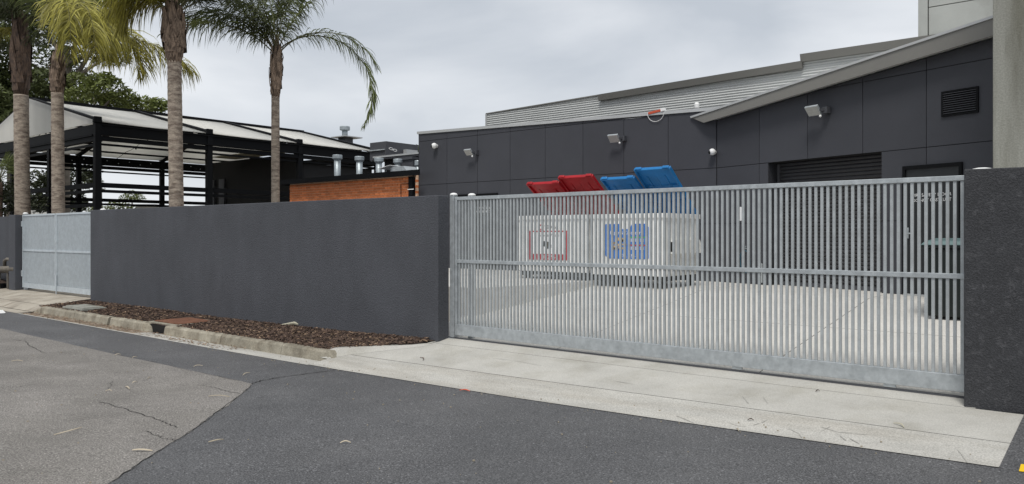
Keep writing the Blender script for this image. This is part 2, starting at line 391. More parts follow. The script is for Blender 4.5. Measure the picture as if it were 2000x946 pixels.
for px, wd in (([(1320, 813), (1338, 820), (1356, 828)], .02), ([(1425, 828), (1440, 833), (1458, 835)], .014), ([(1470, 832), (1490, 826), (1499, 820)], .014), ([(1604, 835), (1635, 845), (1700, 851)], .016), ([(1600, 846), (1622, 834)], .012), ([(1870, 880), (1880, 892), (1890, 906)], .016),
               ([(1490, 776), (1500, 790)], .02), ([(1450, 775), (1462, 790)], .02), ([(1640, 852), (1652, 862)], .03), ([(1660, 858), (1678, 868)], .03), ([(1540, 838), (1560, 848), (1566, 856)], .02), ([(960, 700), (1010, 706), (1060, 716)], .012), ([(1200, 745), (1240, 752)], .02)):
    dline(px, wd)
# gutter in front of the kerb
gt = thing('gutter', None, None, (-15, 7.2, -.3), kind='structure')
g1 = MB().grid(rng_(-15.6, -9.7, 14), [7.0, 7.14, 7.3, 7.42], lambda u, v: z_edge(u)-.02*(v-7)/.42+.002); part('gutter_strip', g1, 'gutter', gt)
g2 = MB().grid(rng_(-21.6, -15.6, 14), [7.0, 7.14, 7.3, 7.42], lambda u, v: z_edge(u)-.02*(v-7)/.42+.002); part('gutter_strip', g2, 'dirtgutter', gt)
part('gutter_lip', MB().grid(rng_(-21.6, -9.7, 20), [6.97, 7.03], lambda u, v: z_edge(u)+.006), 'gutter', gt)
# kerb: separate stones with a sloped face
kb = thing('kerb', None, None, (-15, 7.45, -.2), kind='structure')
def kerb_stone(u0, u1, h0=1., h1=1., n=6, out=0.):
    mb = MB(); rings = []
    for i in range(n+1):
        u = lerp(u0, u1, i/n); zb = z_edge(u)-.1; h = lerp(h0, h1, i/n); zt = z_edge(u)-.02+.175*h; j = random.uniform(-.004, .004)
        zm = z_edge(u)-.02
        rings.append([(u, 7.38+j-out, zb), (u, 7.385+j-out, zm), (u, 7.415+j-out, zt-.03*h), (u, 7.44+j-out, zt), (u, 7.55, zt+.004), (u, 7.55, zb)])
    vs = [p for r in rings for p in r]
    fs = [(i*6+k, (i+1)*6+k, (i+1)*6+(k+1) % 6, i*6+(k+1) % 6) for i in range(n) for k in range(6)]+[(5, 4, 3, 2, 1, 0), tuple(n*6+k for k in range(6))]
    mb.add(vs, [tuple(reversed(f)) for f in fs]); return part('kerb_stone', mb, 'kerb', kb)
kerb_stone(-22.0, -21.3, .08, 1); kerb_stone(-21.29, -19.3); kerb_stone(-19.285, -17.52); kerb_stone(-17.40, -15.85)
kerb_stone(-14.98, -12.9); kerb_stone(-12.885, -11.02); kerb_stone(-11.01, -10.5, 1, 1); kerb_stone(-10.495, -9.80, 1, .95); kerb_stone(-9.799, -9.62, .95, .25, 8)
wg = MB(); wrows = []
for k in range(15):
    v = lerp(7.36, 8.68, k/14); a = clipL(v); t_ = max(0, min(1, (v-7.4)/1.1)); wdt = lerp(.26, .07, t_); h = lerp(.115, .012, t_)*(0 if v < 7.4 else min(1, (v-7.36)/.14)); zb = z_drive(a, v)
    wrows += [(a+.03, v, zb+.004), (a-.05, v+.02, zb+h*.45), (a-wdt*.6, v+.03, zb+h), (a-wdt-.05, v+.05, zb+h+.004), (a-wdt-.06, v+.05, zb-.1)]
wg.add(wrows, [(k*5+i_, k*5+i_+1, k*5+6+i_, k*5+5+i_) for k in range(14) for i_ in range(4)])
struct('kerb_wing', wg, 'conc', smooth=True)
# kerb inlet pit with rusty lid
pit = thing('drain_pit', 'open kerb inlet drain with a rusty steel lid in a pale frame', 'drain', (-15.3, 7.6, -.25))
part('pit_frame', MB().box(-15.98, 7.56, -.42, -14.80, 7.64, -.183).box(-15.98, 8.40, -.42, -14.80, 8.47, -.175).box(-15.98, 7.64, -.42, -15.9, 8.4, -.18).box(-14.87, 7.64, -.42, -14.80, 8.4, -.178), 'kerb', pit, bevel=.01)
part('lid', MB().box(-15.895, 7.645, -.22, -14.875, 8.395, -.165), 'rust', pit, bevel=.006)
part('throat', MB().box(-15.84, 7.5, -.62, -14.99, 7.555, -.22), 'hollow_shade', pit)  # near-black block painted as the shade in the inlet opening
part('throat_floor', MB().box(-15.84, 7.36, -.5, -14.99, 7.5, -.385), 'hollow_shade', pit)  # same painted shade on the opening's floor
part('wing', MB().hexa([(-15.85, 7.36, -.42), (-15.62, 7.53, -.42), (-15.62, 7.55, -.42), (-15.85, 7.55, -.42), (-15.85, 7.42, -.2), (-15.62, 7.54, -.3), (-15.62, 7.55, -.3), (-15.85, 7.55, -.2)]), 'kerb', pit)
single('pit_cover', MB().box(-20.35, 7.62, -.19, -19.35, 8.08, -.115).box(-20.42, 7.57, -.2, -19.28, 8.13, -.14), 'bollard', 'pale square concrete cover lying in the bark by the kerb', 'pit cover', (-19.85, 7.85, -.15), bevel=.008)
# mulch bed
mu = MB()
n = 40
us = rng_(-21.75, -8.72, n); rows = []
for v in (7.5, 7.7, 8.0, 8.35, 8.69):
    hi = pw(v, [(7.5, -9.95), (7.66, -9.75), (8.5, -8.72), (9, -8.7)])
    rows.append([Vector((lerp(-21.75, hi, i/n), v, z_mulch(lerp(-21.75, hi, i/n), v)+random.uniform(-.012, .012))) for i in range(n+1)])
mu.add([p for r in rows for p in r], [(j*(n+1)+i, j*(n+1)+i+1, (j+1)*(n+1)+i+1, (j+1)*(n+1)+i) for j in range(4) for i in range(n)])
struct('mulch_bed', mu, 'soil')
def chips(name, m, cnt, lo=.02, hi=.07, area=None):
    mb = MB(); k = 0
    while k < cnt:
        u = random.uniform(-21.7, -8.75) if area is None else random.uniform(area[0], area[1])
        if area is None and random.random() < .35: u = random.uniform(-16, -8.75)
        v = random.uniform(7.52, 8.68) if area is None else random.uniform(area[2], area[3])
        if area is None:
            if u > pw(v, [(7.5, -10.0), (7.66, -9.8), (8.5, -8.8), (9, -8.7)]): continue
            if -16 < u < -14.78 and v < 8.48: continue
            if -20.45 < u < -19.25 and 7.55 < v < 8.15: continue
            z = z_mulch(u, v)+random.uniform(.004, .03)
        else: z = area[4](u, v)+random.uniform(0, .05)
        a = random.uniform(0, math.tau); d = Vector((math.cos(a), math.sin(a), random.uniform(-.35, .35))); sd = Vector((-math.sin(a), math.cos(a), random.uniform(-.5, .5)))
        l = random.uniform(lo, hi); wd = l*random.uniform(.18, .4); p = Vector((u, v, z)); up = d.cross(sd).normalized()*.006
        A, B, C_, D_ = p-d*l/2-sd*wd/2, p+d*l/2-sd*wd/4, p+d*l/2+sd*wd/4, p-d*l/2+sd*wd/2
        mb.hexa([A-up, B-up, C_-up, D_-up, A+up, B+up, C_+up, D_+up]); k += 1
    o = single(name, mb, m, None, None, kind='stuff'); return o
chips('bark_mulch', 'chip', 9000, .018, .1); chips('pale_bark_mulch', 'chip_pale', 1900, .015, .08)

# left gate apron
ap = thing('apron', None, None, (-24.5, 8, -.2), kind='structure')
def z_ap(u, v):
    if v < 7.35: return z_edge(u)+.004
    if v < 7.6: return lerp(z_edge(u)+.004, z_edge(u)+.11, (v-7.35)/.25)
    return lerp(z_edge(u)+.11, -.09, min(1, (v-7.6)/1.1))
part('slab_bed', MB().grid(rng_(-28.2, -21.72, 6), [7.0, 7.35, 7.6, 8.2, 9.2], lambda u, v: z_ap(u, v)-.015), 'joint', ap)
for ua, ub in ((-28.2, -26.05), (-26.03, -23.9), (-23.88, -21.72)):
    for va in ([7.0, 7.2, 7.34], [7.36, 7.6, 7.75], [7.765, 8.1, 8.5, 9.2]):
        part('apron_slab', MB().grid(rng_(ua, ub, 4), va, z_ap), 'apron', ap)
single('soil_bank', MB().grid(rng_(-40, -28.25, 20), [7.0, 7.3, 7.6, 8.0, 8.4, 8.9], lambda u, v: z_edge(u)+.02+max(0, min(1, (v-7.2)/1.2))*.5*(.8+.2*math.sin(u*3))), 'soil', None, None, kind='structure')
chips('bark_on_bank', 'chip', 900, .03, .12, (-33, -28.2, 7.2, 8.7, lambda u, v: z_edge(u)+.02+max(0, min(1, (v-7.2)/1.2))*.5*(.8+.2*math.sin(u*3))))

# yard behind the gate
yd = thing('yard', None, None, (-5, 12, 0), kind='structure')
for ua, ub in ((-9.6, -6.61), (-6.6, -3.61), (-3.6, 2)):
    part('yard_slab', MB().grid(rng_(ua, ub, 3), [8.985, 9.2, 10, 11.495], z_yard), 'yard', yd)
    part('yard_slab', MB().grid(rng_(ua, ub, 3), [11.505, 12.5, 13.7, 15, 16.4], z_yard), 'yard', yd)
part('slab_bed', MB().grid(rng_(-9.6, 2, 3), [9.0, 13.7, 16.4], lambda u, v: z_yard(u, v)-.014), 'joint', yd)
pad = MB().prism([(-19, 10.43, -.3), (-9.43, 10.43, -.3), (-8.95, 14.0, -.3), (-8.95, 16.4, -.3), (-19, 16.4, -.3)], (0, 0, .93))
struct('raised_slab', pad, 'yard')

# ------------------------------------------------------------------ boundary walls
WV = 8.67
wl = MB().hexa([(-21.56, WV, -.5), (-8.66, WV, -.5), (-8.66, WV+.25, -.5), (-21.56, WV+.25, -.5), (-21.56, WV, 2.25), (-8.66, WV, 2.225), (-8.66, WV+.25, 2.225), (-21.56, WV+.25, 2.25)])
single('boundary_wall', wl, 'wall', 'long charcoal rendered wall between the two metal gates', 'wall', (-15, WV, -.2), bevel=.012)
pa = R(8); pe = Vector((math.cos(pa), math.sin(pa), 0)); pn = Vector((-math.sin(pa), math.cos(pa), 0))
p0 = at_v(1883, 795, 8.62); p0.z = 0
single('gate_pillar', MB().obox(p0, pe, pn, Z, (0, 2.2), (0, .3), (-.4, 2.24)), 'wall_dark', 'charcoal rendered wall end right of the sliding gate', 'wall', (p0.x, p0.y, -.1), bevel=.012)
lw = thing('side_wall', 'charcoal rendered wall left of the small double gate', 'wall', (-30, 9, -.1))
part('wall', MB().box(-45, 9.0, -.5, -27.55, 9.2, 2.2), 'wall', lw)
part('pier', MB().box(-27.55, 8.66, -.5, -27.0, 9.25, 2.22), 'wall', lw, bevel=.012)

# ------------------------------------------------------------------ sliding gate
GV = 8.93; GL, GR = -8.52, -1.30; GT = 2.2
gate = thing('sliding_gate', 'long galvanised sliding gate of upright bars across the driveway', 'gate', ((GL+GR)/2, GV, 0))
part('top_rail', MB().box(GL, GV-.026, GT-.052, GR, GV+.026, GT), 'galv', gate, bevel=.004)
part('mid_rail', MB().box(GL, GV-.026, 1.155, GR, GV+.026, 1.207), 'galv', gate, bevel=.004)
part('bottom_beam', MB().box(GL, GV-.03, .012, GR, GV+.03, .185), 'galv', gate, bevel=.005)
part('end_stile', MB().box(GL-.002, GV-.0275, .186, GL+.048, GV+.0275, GT-.053), 'galv', gate, bevel=.004)
for _x in (-3.9, -2.2): part('wheel_housing', MB().box(_x, GV-.012, -.02, _x+.12, GV+.02, .011), 'galv', gate)
bm_ = MB().box(-.015, -.0125, .186, .015, .0125, GT-.053); bar_me = shared(bm_, 'baluster', 'galv_bar')
nb = 109; pitch = (GR-.03-(GL+.085))/(nb-1)
for i in range(nb): inst('baluster', bar_me, gate, (GL+.085+i*pitch, GV, 0))
single('gate_track', MB().box(-9.6, GV-.012, -.056, -1.3, GV+.012, -.030), 'dark', 'thin steel ground rail under the sliding gate', 'track', (-5, GV, -.05))  # dark colour stands in for the contact shadow below the beam
def post(x, y, z0, z1, hw, label, grp=None, plate=True):
    t = thing('gate_post', label, 'gate post', (x, y, z0), grp)
    part('shaft', MB().box(x-hw, y-hw, z0, x+hw, y+hw, z1), 'galv', t, bevel=.005)
    part('cap', MB().lathe((x, y, z1), [(hw*1.35, 0), (hw*1.35, .012), (hw*1.1, .026), (hw*.5, .036)], 16), 'white', t, smooth=False)
    if plate: part('base_plate', MB().box(x-hw*1.7, y-hw*1.5, z0, x+hw*1.5, y+hw*1.5, z0+.014), 'galv', t)
    return t
post(-8.60, 8.965, -.06, 2.235, .045, 'galvanised post fixed to the end of the long charcoal wall')
post(-8.33, 9.10, -.06, 2.225, .045, 'round capped guide post just behind the left end of the sliding gate', plate=False)
pq = at_v(1918, 333, 9.15); post(pq.x, 9.15, -.06, pq.z-.01, .085, 'pale capped guide post behind the right hand wall end', plate=False)

# ------------------------------------------------------------------ small double gate at left
SV = 8.86
xs_ = [-26.92, -24.30, -21.62]
leaf_lab = ['left leaf of the small pale galvanised double gate', 'right leaf of the small pale galvanised double gate, beside the long wall']
slat = MB()
for k in range(2):
    a, b = xs_[k]+.012, xs_[k+1]-.012; zb, zt = -.02, 2.22
    t = thing('gate_leaf', leaf_lab[k], 'gate', ((a+b)/2, SV, zb), 'leaves of the small double gate')
    part('top_rail', MB().box(a, SV-.03, zt-.05, b, SV+.03, zt), 'galv_pale', t)
    part('mid_rail', MB().box(a, SV-.03, 1.10, b, SV+.03, 1.15), 'galv_pale', t)
    part('bottom_rail', MB().box(a, SV-.03, zb, b, SV+.03, zb+.15), 'galv_pale', t)
    part('stile', MB().box(a, SV-.032, zb+.001, a+.05, SV+.032, zt-.001), 'galv_pale', t); part('stile', MB().box(b-.05, SV-.032, zb+.001, b, SV+.032, zt-.001), 'galv_pale', t)
    s = MB(); u = a+.075
    while u < b-.06:
        s.box(u-.0125, SV-.0125, zb+.16, u+.0125, SV+.0125, 1.1); s.box(u-.0125, SV-.0125, 1.15, u+.0125, SV+.0125, zt-.05); u += .05
    part('infill_bars', s, 'galv_pale', t, kind='stuff')
    if k == 0:
        part('hinge', MB().box(a-.05, SV-.05, .32, a+.03, SV-.033, .5), 'galv_pale', t); part('hinge', MB().box(a-.05, SV-.05, 1.86, a+.03, SV-.033, 2.02), 'galv_pale', t)
    else:
        part('drop_bolt', MB().tube([(a+.06, SV-.045, -.12), (a+.06, SV-.045, .45)], .015, 8), 'galv_pale', t)
def spost(x, lab):
    t = thing('gate_post', lab, 'gate post', (x, SV+.06, -.1)); part('shaft', MB().box(x-.05, SV+.04, -.12, x+.05, SV+.14, 2.25), 'galv_pale', t)
    part('cap', MB().lathe((x, SV+.09, 2.25), [(.075, 0), (.075, .015), (.055, .04), (.02, .05)], 12), 'white', t)
spost(-27.0, 'pale capped post left of the small double gate'); spost(-21.45, 'pale capped post where the small double gate meets the long wall')
# pipes at the far left
t = thing('pipework', 'dusty grey pipes bent along the wall foot at far left', 'pipe', (-30, 8.7, .4))
a1 = at_v(-40, 528, 8.75); a2 = at_v(32, 526, 8.75); part('main_pipe', MB().tube([a1, a2, a2+Vector((.05, .3, 0))], .11, 10), 'pipe', t, smooth=True)
b1 = at_v(9, 524, 8.78); b2 = at_v(9, 510, 8.78); b3 = at_v(32, 508, 8.78); part('riser', MB().tube([b1, b2, b2+(b3-b2)*.2+Z*.05, b3, b3+Vector((.03, .3, 0))], .055, 8), 'pipe', t, smooth=True)
for k in range(2):
    q = a1.lerp(a2, .55+.25*k); part('support_leg', MB().box(q.x-.04, q.y-.04, -.3, q.x+.04, q.y+.04, q.z-.05), 'pipe', t)

# ------------------------------------------------------------------ warehouse behind the yard
FX, FY = -7.49, 16.3; TH = R(19)
F = Vector((FX, FY, 0)); e1 = Vector((1, 0, 0)); n1_ = Vector((0, -1, 0))
e2 = Vector((math.cos(TH), -math.sin(TH), 0)); n2 = Vector((-math.sin(TH), -math.cos(TH), 0))
PW_ = 1.2; G = .006
wh = thing('warehouse', 'dark grey panelled building with roller door across the yard', 'building', (-8, 16.3, .5))
def ztopL(u): return lerp(4.65, 4.39, (u+17.09)/9.6)
# left wing
UL = FX-8*PW_
part('wall_core', MB().prism([(UL+.02, FY+.02, -.2), (FX-.005, FY+.02, -.2), (FX-.005, FY+.02, ztopL(FX)-.03), (UL+.02, FY+.02, ztopL(UL)-.03)], (0, 2.1, 0)), 'joint', wh)
def clip_top(poly, zf):                  # polygon of (s, z), keep z <= zf(s)
    o = []
    for i in range(len(poly)):
        a, b = poly[i], poly[(i+1) % len(poly)]; da, db = zf(a[0])-a[1], zf(b[0])-b[1]
        if da >= 0: o.append(a)
        if da*db < 0:
            t = da/(da-db); o.append((lerp(a[0], b[0], t), lerp(a[1], b[1], t)))
    return o
def panel(o, ex, nn, poly, off=.0, th=.018):
    return part('wall_panel', MB().prism([Vector(o)+ex*s+nn*off+Z*z for s, z in poly], nn*th), 'panel', wh)
ROWS = [(.5, 1.85), (1.85, 3.1), (3.1, 4.42), (4.42, 9)]
for k in range(8):
    s0, s1 = -PW_*(k+1)+G, -PW_*k-G
    for z0, z1 in ROWS:
        pl = clip_top([(s0, z0+G), (s1, z0+G), (s1, z1-G), (s0, z1-G)], lambda s: ztopL(FX+s)-.005)
        if len(pl) > 2 and max(p[1] for p in pl)-z0 > .02: panel(F, e1, n1_, pl)
part('end_wall', MB().prism([(UL, FY-.018, -.2), (UL, FY+2.1, -.2), (UL, FY+2.1, ztopL(UL)-.03), (UL, FY-.018, ztopL(UL)-.005)], (.019, 0, 0)), 'panel', wh)
part('flashing', MB().hexa([(UL-.04, FY-.05, ztopL(UL)), (FX+.3, FY-.05, ztopL(FX+.3)), (FX+.3, FY+.15, ztopL(FX+.3)), (UL-.04, FY+.15, ztopL(UL)), (UL-.04, FY-.05, ztopL(UL)+.075), (FX+.3, FY-.05, ztopL(FX+.3)+.075), (FX+.3, FY+.15, ztopL(FX+.3)+.095), (UL-.04, FY+.15, ztopL(UL)+.095)]), 'flash', wh)
part('low_roof', MB().hexa([(UL, FY+.15, 4.2), (FX, FY+.15, 4.2), (FX, FY+2.2, 4.2), (UL, FY+2.2, 4.2), (UL, FY+.15, 4.5), (FX, FY+.15, 4.36), (FX, FY+2.2, 4.36), (UL, FY+2.2, 4.5)]), 'corr', wh)
# left fire door
da, db = -15.6, -13.92
dr = part('fire_door', MB().box(da+.05, FY-.035, .63, db-.05, FY-.019, 2.70), 'door', wh)
part('frame', MB().box(da, FY-.06, .62, da+.05, FY-.019, 2.76).box(db-.05, FY-.06, .62, db, FY-.019, 2.76).box(da+.05, FY-.06, 2.70, db-.05, FY-.019, 2.76), 'black', dr)
part('lettering', text_mb('FIRE SAFETY DOOR', .055, (-14.86, FY-.038, 2.325), (1, 0, 0), (0, 0, 1), width=.68), 'paper', dr)
part('lettering', text_mb('DO NOT OBSTRUCT', .055, (-14.86, FY-.038, 2.225), (1, 0, 0), (0, 0, 1), width=.68), 'paper', dr)
# right wing, turned towards the yard
OFF = .24
def onwall(px, py, off=0.):
    o = F+n2*off; p = at_plane(px, py, o, n2); return ((p-o).dot(e2), p.z)
A_ = onwall(1374, 240, OFF); B_ = onwall(1938, 70, OFF); C1 = onwall(1352, 231, OFF); D_ = onwall(1938, 37, OFF)
bl = lambda s: lerp(A_[1], B_[1], (s-A_[0])/(B_[0]-A_[0])); tl = lambda s: lerp(C1[1], D_[1], (s-C1[0])/(D_[0]-C1[0]))
zr = lambda s: bl(s)+.02
SE = 7.2
ra, rb = onwall(1500, 330)[0], onwall(1722, 330)[0]
W_ = lambda s, off, z: F+e2*s+n2*off+Z*z
def core(s0, s1, z0, z1=None, o0=-.02, o1=-.5):
    pts = [W_(s0, o0, z0), W_(s1, o0, z0), W_(s1, o0, zr(s1)-.03 if z1 is None else z1), W_(s0, o0, zr(s0)-.03 if z1 is None else z1)]
    part('wall_core', MB().prism(pts, n2*(o1-o0)), 'joint', wh)
core(.0, ra, -.2); core(ra, rb, 3.1); core(rb, SE, -.2); core(ra-.05, rb+.05, -.2, 3.12, -.51, -.7)
cols = [0, 1.2, ra, 2.4, 3.6, rb, 4.8, 6.0, 7.2]
for r, (z0, z1) in enumerate(ROWS):
    xs2 = [0, 1.2, ra, rb, 4.8, 6.0, 7.2] if r < 2 else [0, 1.2, 2.4, 3.6, 4.8, 6.0, 7.2]
    for a, b in zip(xs2, xs2[1:]):
        if r < 2 and a == ra: continue
        ga = .0 if (a in (ra, rb)) else G; gb = 0. if b in (ra, rb) else G
        pl = clip_top([(a+ga, z0+G), (b-gb, z0+G), (b-gb, z1-G), (a+ga, z1-G)], zr)
        if len(pl) > 2 and max(p[1] for p in pl)-z0 > .02: panel(F, e2, n2, pl, -.018)
# reveals and roller door
for s, d in ((ra, .012), (rb, -.012)):
    part('door_reveal', MB().obox(F, e2, n2, Z, tuple(sorted((s, s-d))), (-.5, -.019), (.4, 3.09)), 'panel', wh)
rd = part('roller_door', MB().obox(F, e2, n2, Z, (ra+.01, rb-.01), (-.34, -.31), (.55, 3.09)), 'black', wh)
sp = MB()
for i in range(7):
    pass
prof = [(0, 0), (.012, .008), (.02, .026), (.02, .048), (.012, .066), (0, .074)]
n_s = 34; Ls = rb-ra-.1
sv = MB(); ring = [Vector((0, 0, 0))+n2*x+Z*z for x, z in prof]
sv.prism([p for p in ring], e2*Ls); slat_me = shared(sv, 'slat', 'shutter')
for i in range(n_s): inst('slat', slat_me, rd, F+e2*(ra+.05)+n2*(-.309)+Z*(.57+.0745*i))
part('guide', MB().obox(F, e2, n2, Z, (ra+.012, ra+.07), (-.309, -.27), (.55, 3.08)).obox(F, e2, n2, Z, (rb-.07, rb-.012), (-.309, -.27), (.55, 3.08)), 'dark', rd)
part('bottom_rail', MB().obox(F, e2, n2, Z, (ra+.07, rb-.07), (-.309, -.265), (.552, .62)), 'dark', rd)
# right fire door
s0, s1 = onwall(1765, 330)[0], onwall(1881, 320)[0]
fd = part('fire_door', MB().obox(F, e2, n2, Z, (s0+.05, s1-.05), (.002, .014), (.56, 2.74)), 'door', wh)
part('frame', MB().obox(F, e2, n2, Z, (s0, s0+.05), (.001, .045), (.55, 2.8)).obox(F, e2, n2, Z, (s1-.05, s1), (.001, .045), (.55, 2.8)).obox(F, e2, n2, Z, (s0+.05, s1-.05), (.001, .045), (2.74, 2.8)), 'black', fd)
ta, tb = onwall(1783, 382)[0], onwall(1858.5, 378)[0]
part('lettering', text_mb('FIRE SAFETY DOOR', .052, W_(ta, .0165, onwall(1783, 385)[1]), e2, Z, width=tb-ta), 'paper', fd)
part('lettering', text_mb('DO NOT OBSTRUCT', .052, W_(ta, .0165, onwall(1783, 395)[1]), e2, Z, width=tb-ta), 'paper', fd)
hs, hz = onwall(1773, 456); part('handle', MB().obox(F, e2, n2, Z, (hs-.02, hs+.03), (.015, .03), (hz-.09, hz+.1)).obox(F, e2, n2, Z, (hs, hs+.13), (.055, .075), (hz-.012, hz+.012)).obox(F, e2, n2, Z, (hs, hs+.02), (.0301, .055), (hz-.01, hz+.01)), 'galv', fd)
part('sill', MB().obox(F, e2, n2, Z, (s0+.05, s1-.02), (.0, .1), (.55, .575)), 'flash', wh)
# louvre vent
va, vz1 = onwall(1840, 180); vb, vz0 = onwall(1912, 220)
lv = part('vent', MB().obox(F, e2, n2, Z, (va, va+.03), (.001, .03), (vz0, vz1)).obox(F, e2, n2, Z, (vb-.03, vb), (.001, .03), (vz0, vz1)).obox(F, e2, n2, Z, (va+.03, vb-.03), (.001, .03), (vz1-.03, vz1)).obox(F, e2, n2, Z, (va+.03, vb-.03), (.001, .03), (vz0, vz0+.03)).obox(F, e2, n2, Z, (va+.03, vb-.03), (.001, .004), (vz0+.03, vz1-.03)), 'black', wh)
nl = 10; ps = (vz1-vz0-.06)/nl
lb = MB().add([F+e2*s+n2*o_+Z*z for s in (0, vb-va-.06) for o_, z in ((.006, .0), (.036, -ps*.55), (.038, -ps*.5), (.008, .05*ps))], [(0, 1, 2, 3), (7, 6, 5, 4), (0, 4, 5, 1), (1, 5, 6, 2), (2, 6, 7, 3), (3, 7, 4, 0)])
lme = shared(lb, 'slat', 'dark')
for i in range(nl): inst('slat', lme, lv, e2*(va+.03)+Z*(vz1-.03-ps*(i+.1))+Vector((0, 0, 0)))
# sloping roof edge
fpoly = [(C1[0], tl(C1[0])), (A_[0], bl(A_[0])), (SE, bl(SE)), (SE, tl(SE))]
part('roof_fascia', MB().prism([W_(s, OFF-.03, z) for s, z in fpoly], n2*.03), 'fascia', wh)
part('roof_cap', MB().prism([W_(s, OFF-.06, z) for s, z in ((C1[0]-.03, tl(C1[0])+.002), (SE, tl(SE)+.002), (SE, tl(SE)+.045), (C1[0]-.05, tl(C1[0])+.045))], n2*.08), 'flash', wh)
part('roof', MB().prism([W_(s, OFF-.035, z) for s, z in ((C1[0]+.05, tl(C1[0])), (A_[0], bl(A_[0])+.05), (SE, bl(SE)+.05), (SE, tl(SE)-.0))], n2*-4.2), 'corr', wh)
part('downpipe', MB().tube([W_(ra-.001-.12, .05, .6), W_(ra-.12, .05, 1.0)], .02, 8), 'galv', wh)
# hall above with corrugated cladding
hv = 18.5; hall = thing('corrugated_hall', 'taller hall clad in pale corrugated metal above the dark panels', 'building', (-9, hv, 4))
zt = lambda u: 5.55+(u+12)*.0246
cg = MB(); ua, ub = -16.3, -6.3
def corr_wall(mb, u0, u1, z0, zf):
    p = .064; z = z0; rows = []; zmax = max(zf(u0), zf(u1))
    while z < zmax+.02:
        ph = 2*math.pi*(z-z0)/p; off = -.013*math.cos(ph); rows.append([(u0, hv+off, min(z, zf(u0))), (u1, hv+off, min(z, zf(u1)))]); z += p/6
    mb.add([q for r in rows for q in r], [(2*i, 2*i+1, 2*i+3, 2*i+2) for i in range(len(rows)-1)])
corr_wall(cg, ua, ub, 4.2, zt); part('cladding', cg, 'corr', hall, smooth=True)
cg2 = MB(); corr_wall(cg2, ub, -2.5, 4.2, lambda u: 5.8); part('cladding', cg2, 'corr', hall, smooth=True)
part('hall_core', MB().prism([(ua+.02, hv+.03, 3.5), (-2.5, hv+.03, 3.5), (-2.5, hv+.03, 5.7), (ub, hv+.03, 5.7), (ub, hv+.03, zt(ub)-.02), (ua+.02, hv+.03, zt(ua)-.02)], (0, 6, 0)), 'corr', hall)
part('corner_trim', MB().box(ua-.03, hv-.03, 4.2, ua+.03, hv+.03, zt(ua)+.02), 'flash', hall)
part('top_trim', MB().hexa([(ua, hv-.03, zt(ua)), (-12, hv-.03, zt(-12)), (-12, hv+.1, zt(-12)), (ua, hv+.1, zt(ua)), (ua, hv-.03, zt(ua)+.03), (-12, hv-.03, zt(-12)+.03), (-12, hv+.1, zt(-12)+.03), (ua, hv+.1, zt(ua)+.03)]), 'fascia', hall)
def gut(u0, u1, zf, h, ov=.16):
    mb = MB(); a = [(hv-ov, zf(u0)), (hv-ov+.05, zf(u0)-h), (hv+.1, zf(u0)-h), (hv+.1, zf(u0)+.02)]; b = [(hv-ov, zf(u1)), (hv-ov+.05, zf(u1)-h), (hv+.1, zf(u1)-h), (hv+.1, zf(u1)+.02)]
    mb.add([(u0, y, z) for y, z in a]+[(u1, y, z) for y, z in b], [(3, 2, 1, 0), (4, 5, 6, 7), (0, 1, 5, 4), (1, 2, 6, 5), (2, 3, 7, 6), (3, 0, 4, 7)]); return mb
part('roof_edge', gut(-12.0, ub-.02, lambda u: zt(u)+.0, .165), 'fascia', hall)
part('roof_edge', gut(ub-.05, -2.5, lambda u: 5.85, .175), 'fascia', hall)
# precast concrete behind and the concrete wall at right
tw = thing('concrete_tower', 'pale precast concrete tower behind the sloping grey roof', 'building', (-3, 19.6, 0))
part('wall_column', MB().box(-4.07, 19.48, 0, -3.88, 21, 12), 'tower', tw)
part('wall_slab', MB().box(-3.86, 19.52, 0, 0, 21, 6.74), 'tower', tw); part('wall_slab', MB().box(-3.86, 19.52, 6.76, 0, 21, 12), 'tower', tw); part('joint_backing', MB().box(-3.95, 19.6, 0, -.05, 20.9, 11.9), 'joint', tw)
cxl = at_v(1939, 200, 12.2).x
single('concrete_wall', MB().box(cxl, 12.2, -.3, cxl+3.2, 12.42, 9), 'bollard', 'tall stained concrete wall slab rising at the right edge', 'wall', (cxl+1, 12.3, 0), bevel=.012)

# ------------------------------------------------------------------ fittings on the warehouse
def floodlight(o, ex, nn, px, py, sz, label):
    p = at_plane(px, py, o+nn*.22, nn); t = thing('floodlight', label, 'floodlight', p, 'floodlights on the panel wall')
    d = (nn*.75-Z*.66).normalized(); u = ex.cross(d).normalized()
    if u.z < 0: u = -u
    part('housing', MB().obox(p, ex, u, d, (-sz*.55, sz*.55), (-sz*.42, sz*.42), (-.035, .012)), 'galv', t, bevel=.006)
    part('glass', MB().obox(p, ex, u, d, (-sz*.5, sz*.5), (-sz*.37, sz*.37), (.0125, .018)), 'glass', t)
    part('bracket', MB().bar(p+ex*sz*.6, p+ex*sz*.75-nn*.12+Z*.02, .03, .05).obox(p-nn*.2+ex*sz*.75, ex, Z, nn, (-.05, .05), (-.06, .06), (0, .12)), 'dark', t)
    part('sensor', MB().ball(p+ex*sz*.62-Z*.12, .026, 10, 6), 'white', t, smooth=True)
floodlight(F, e1, n1_, 915, 298, .235, 'floodlight high on the dark panels near the left end')
floodlight(F, e1, n1_, 1199, 271, .26, 'floodlight on the dark panels above the open red and blue lids')
floodlight(F, e2, n2, 1588, 217, .26, 'floodlight under the sloping roof above the roller door')
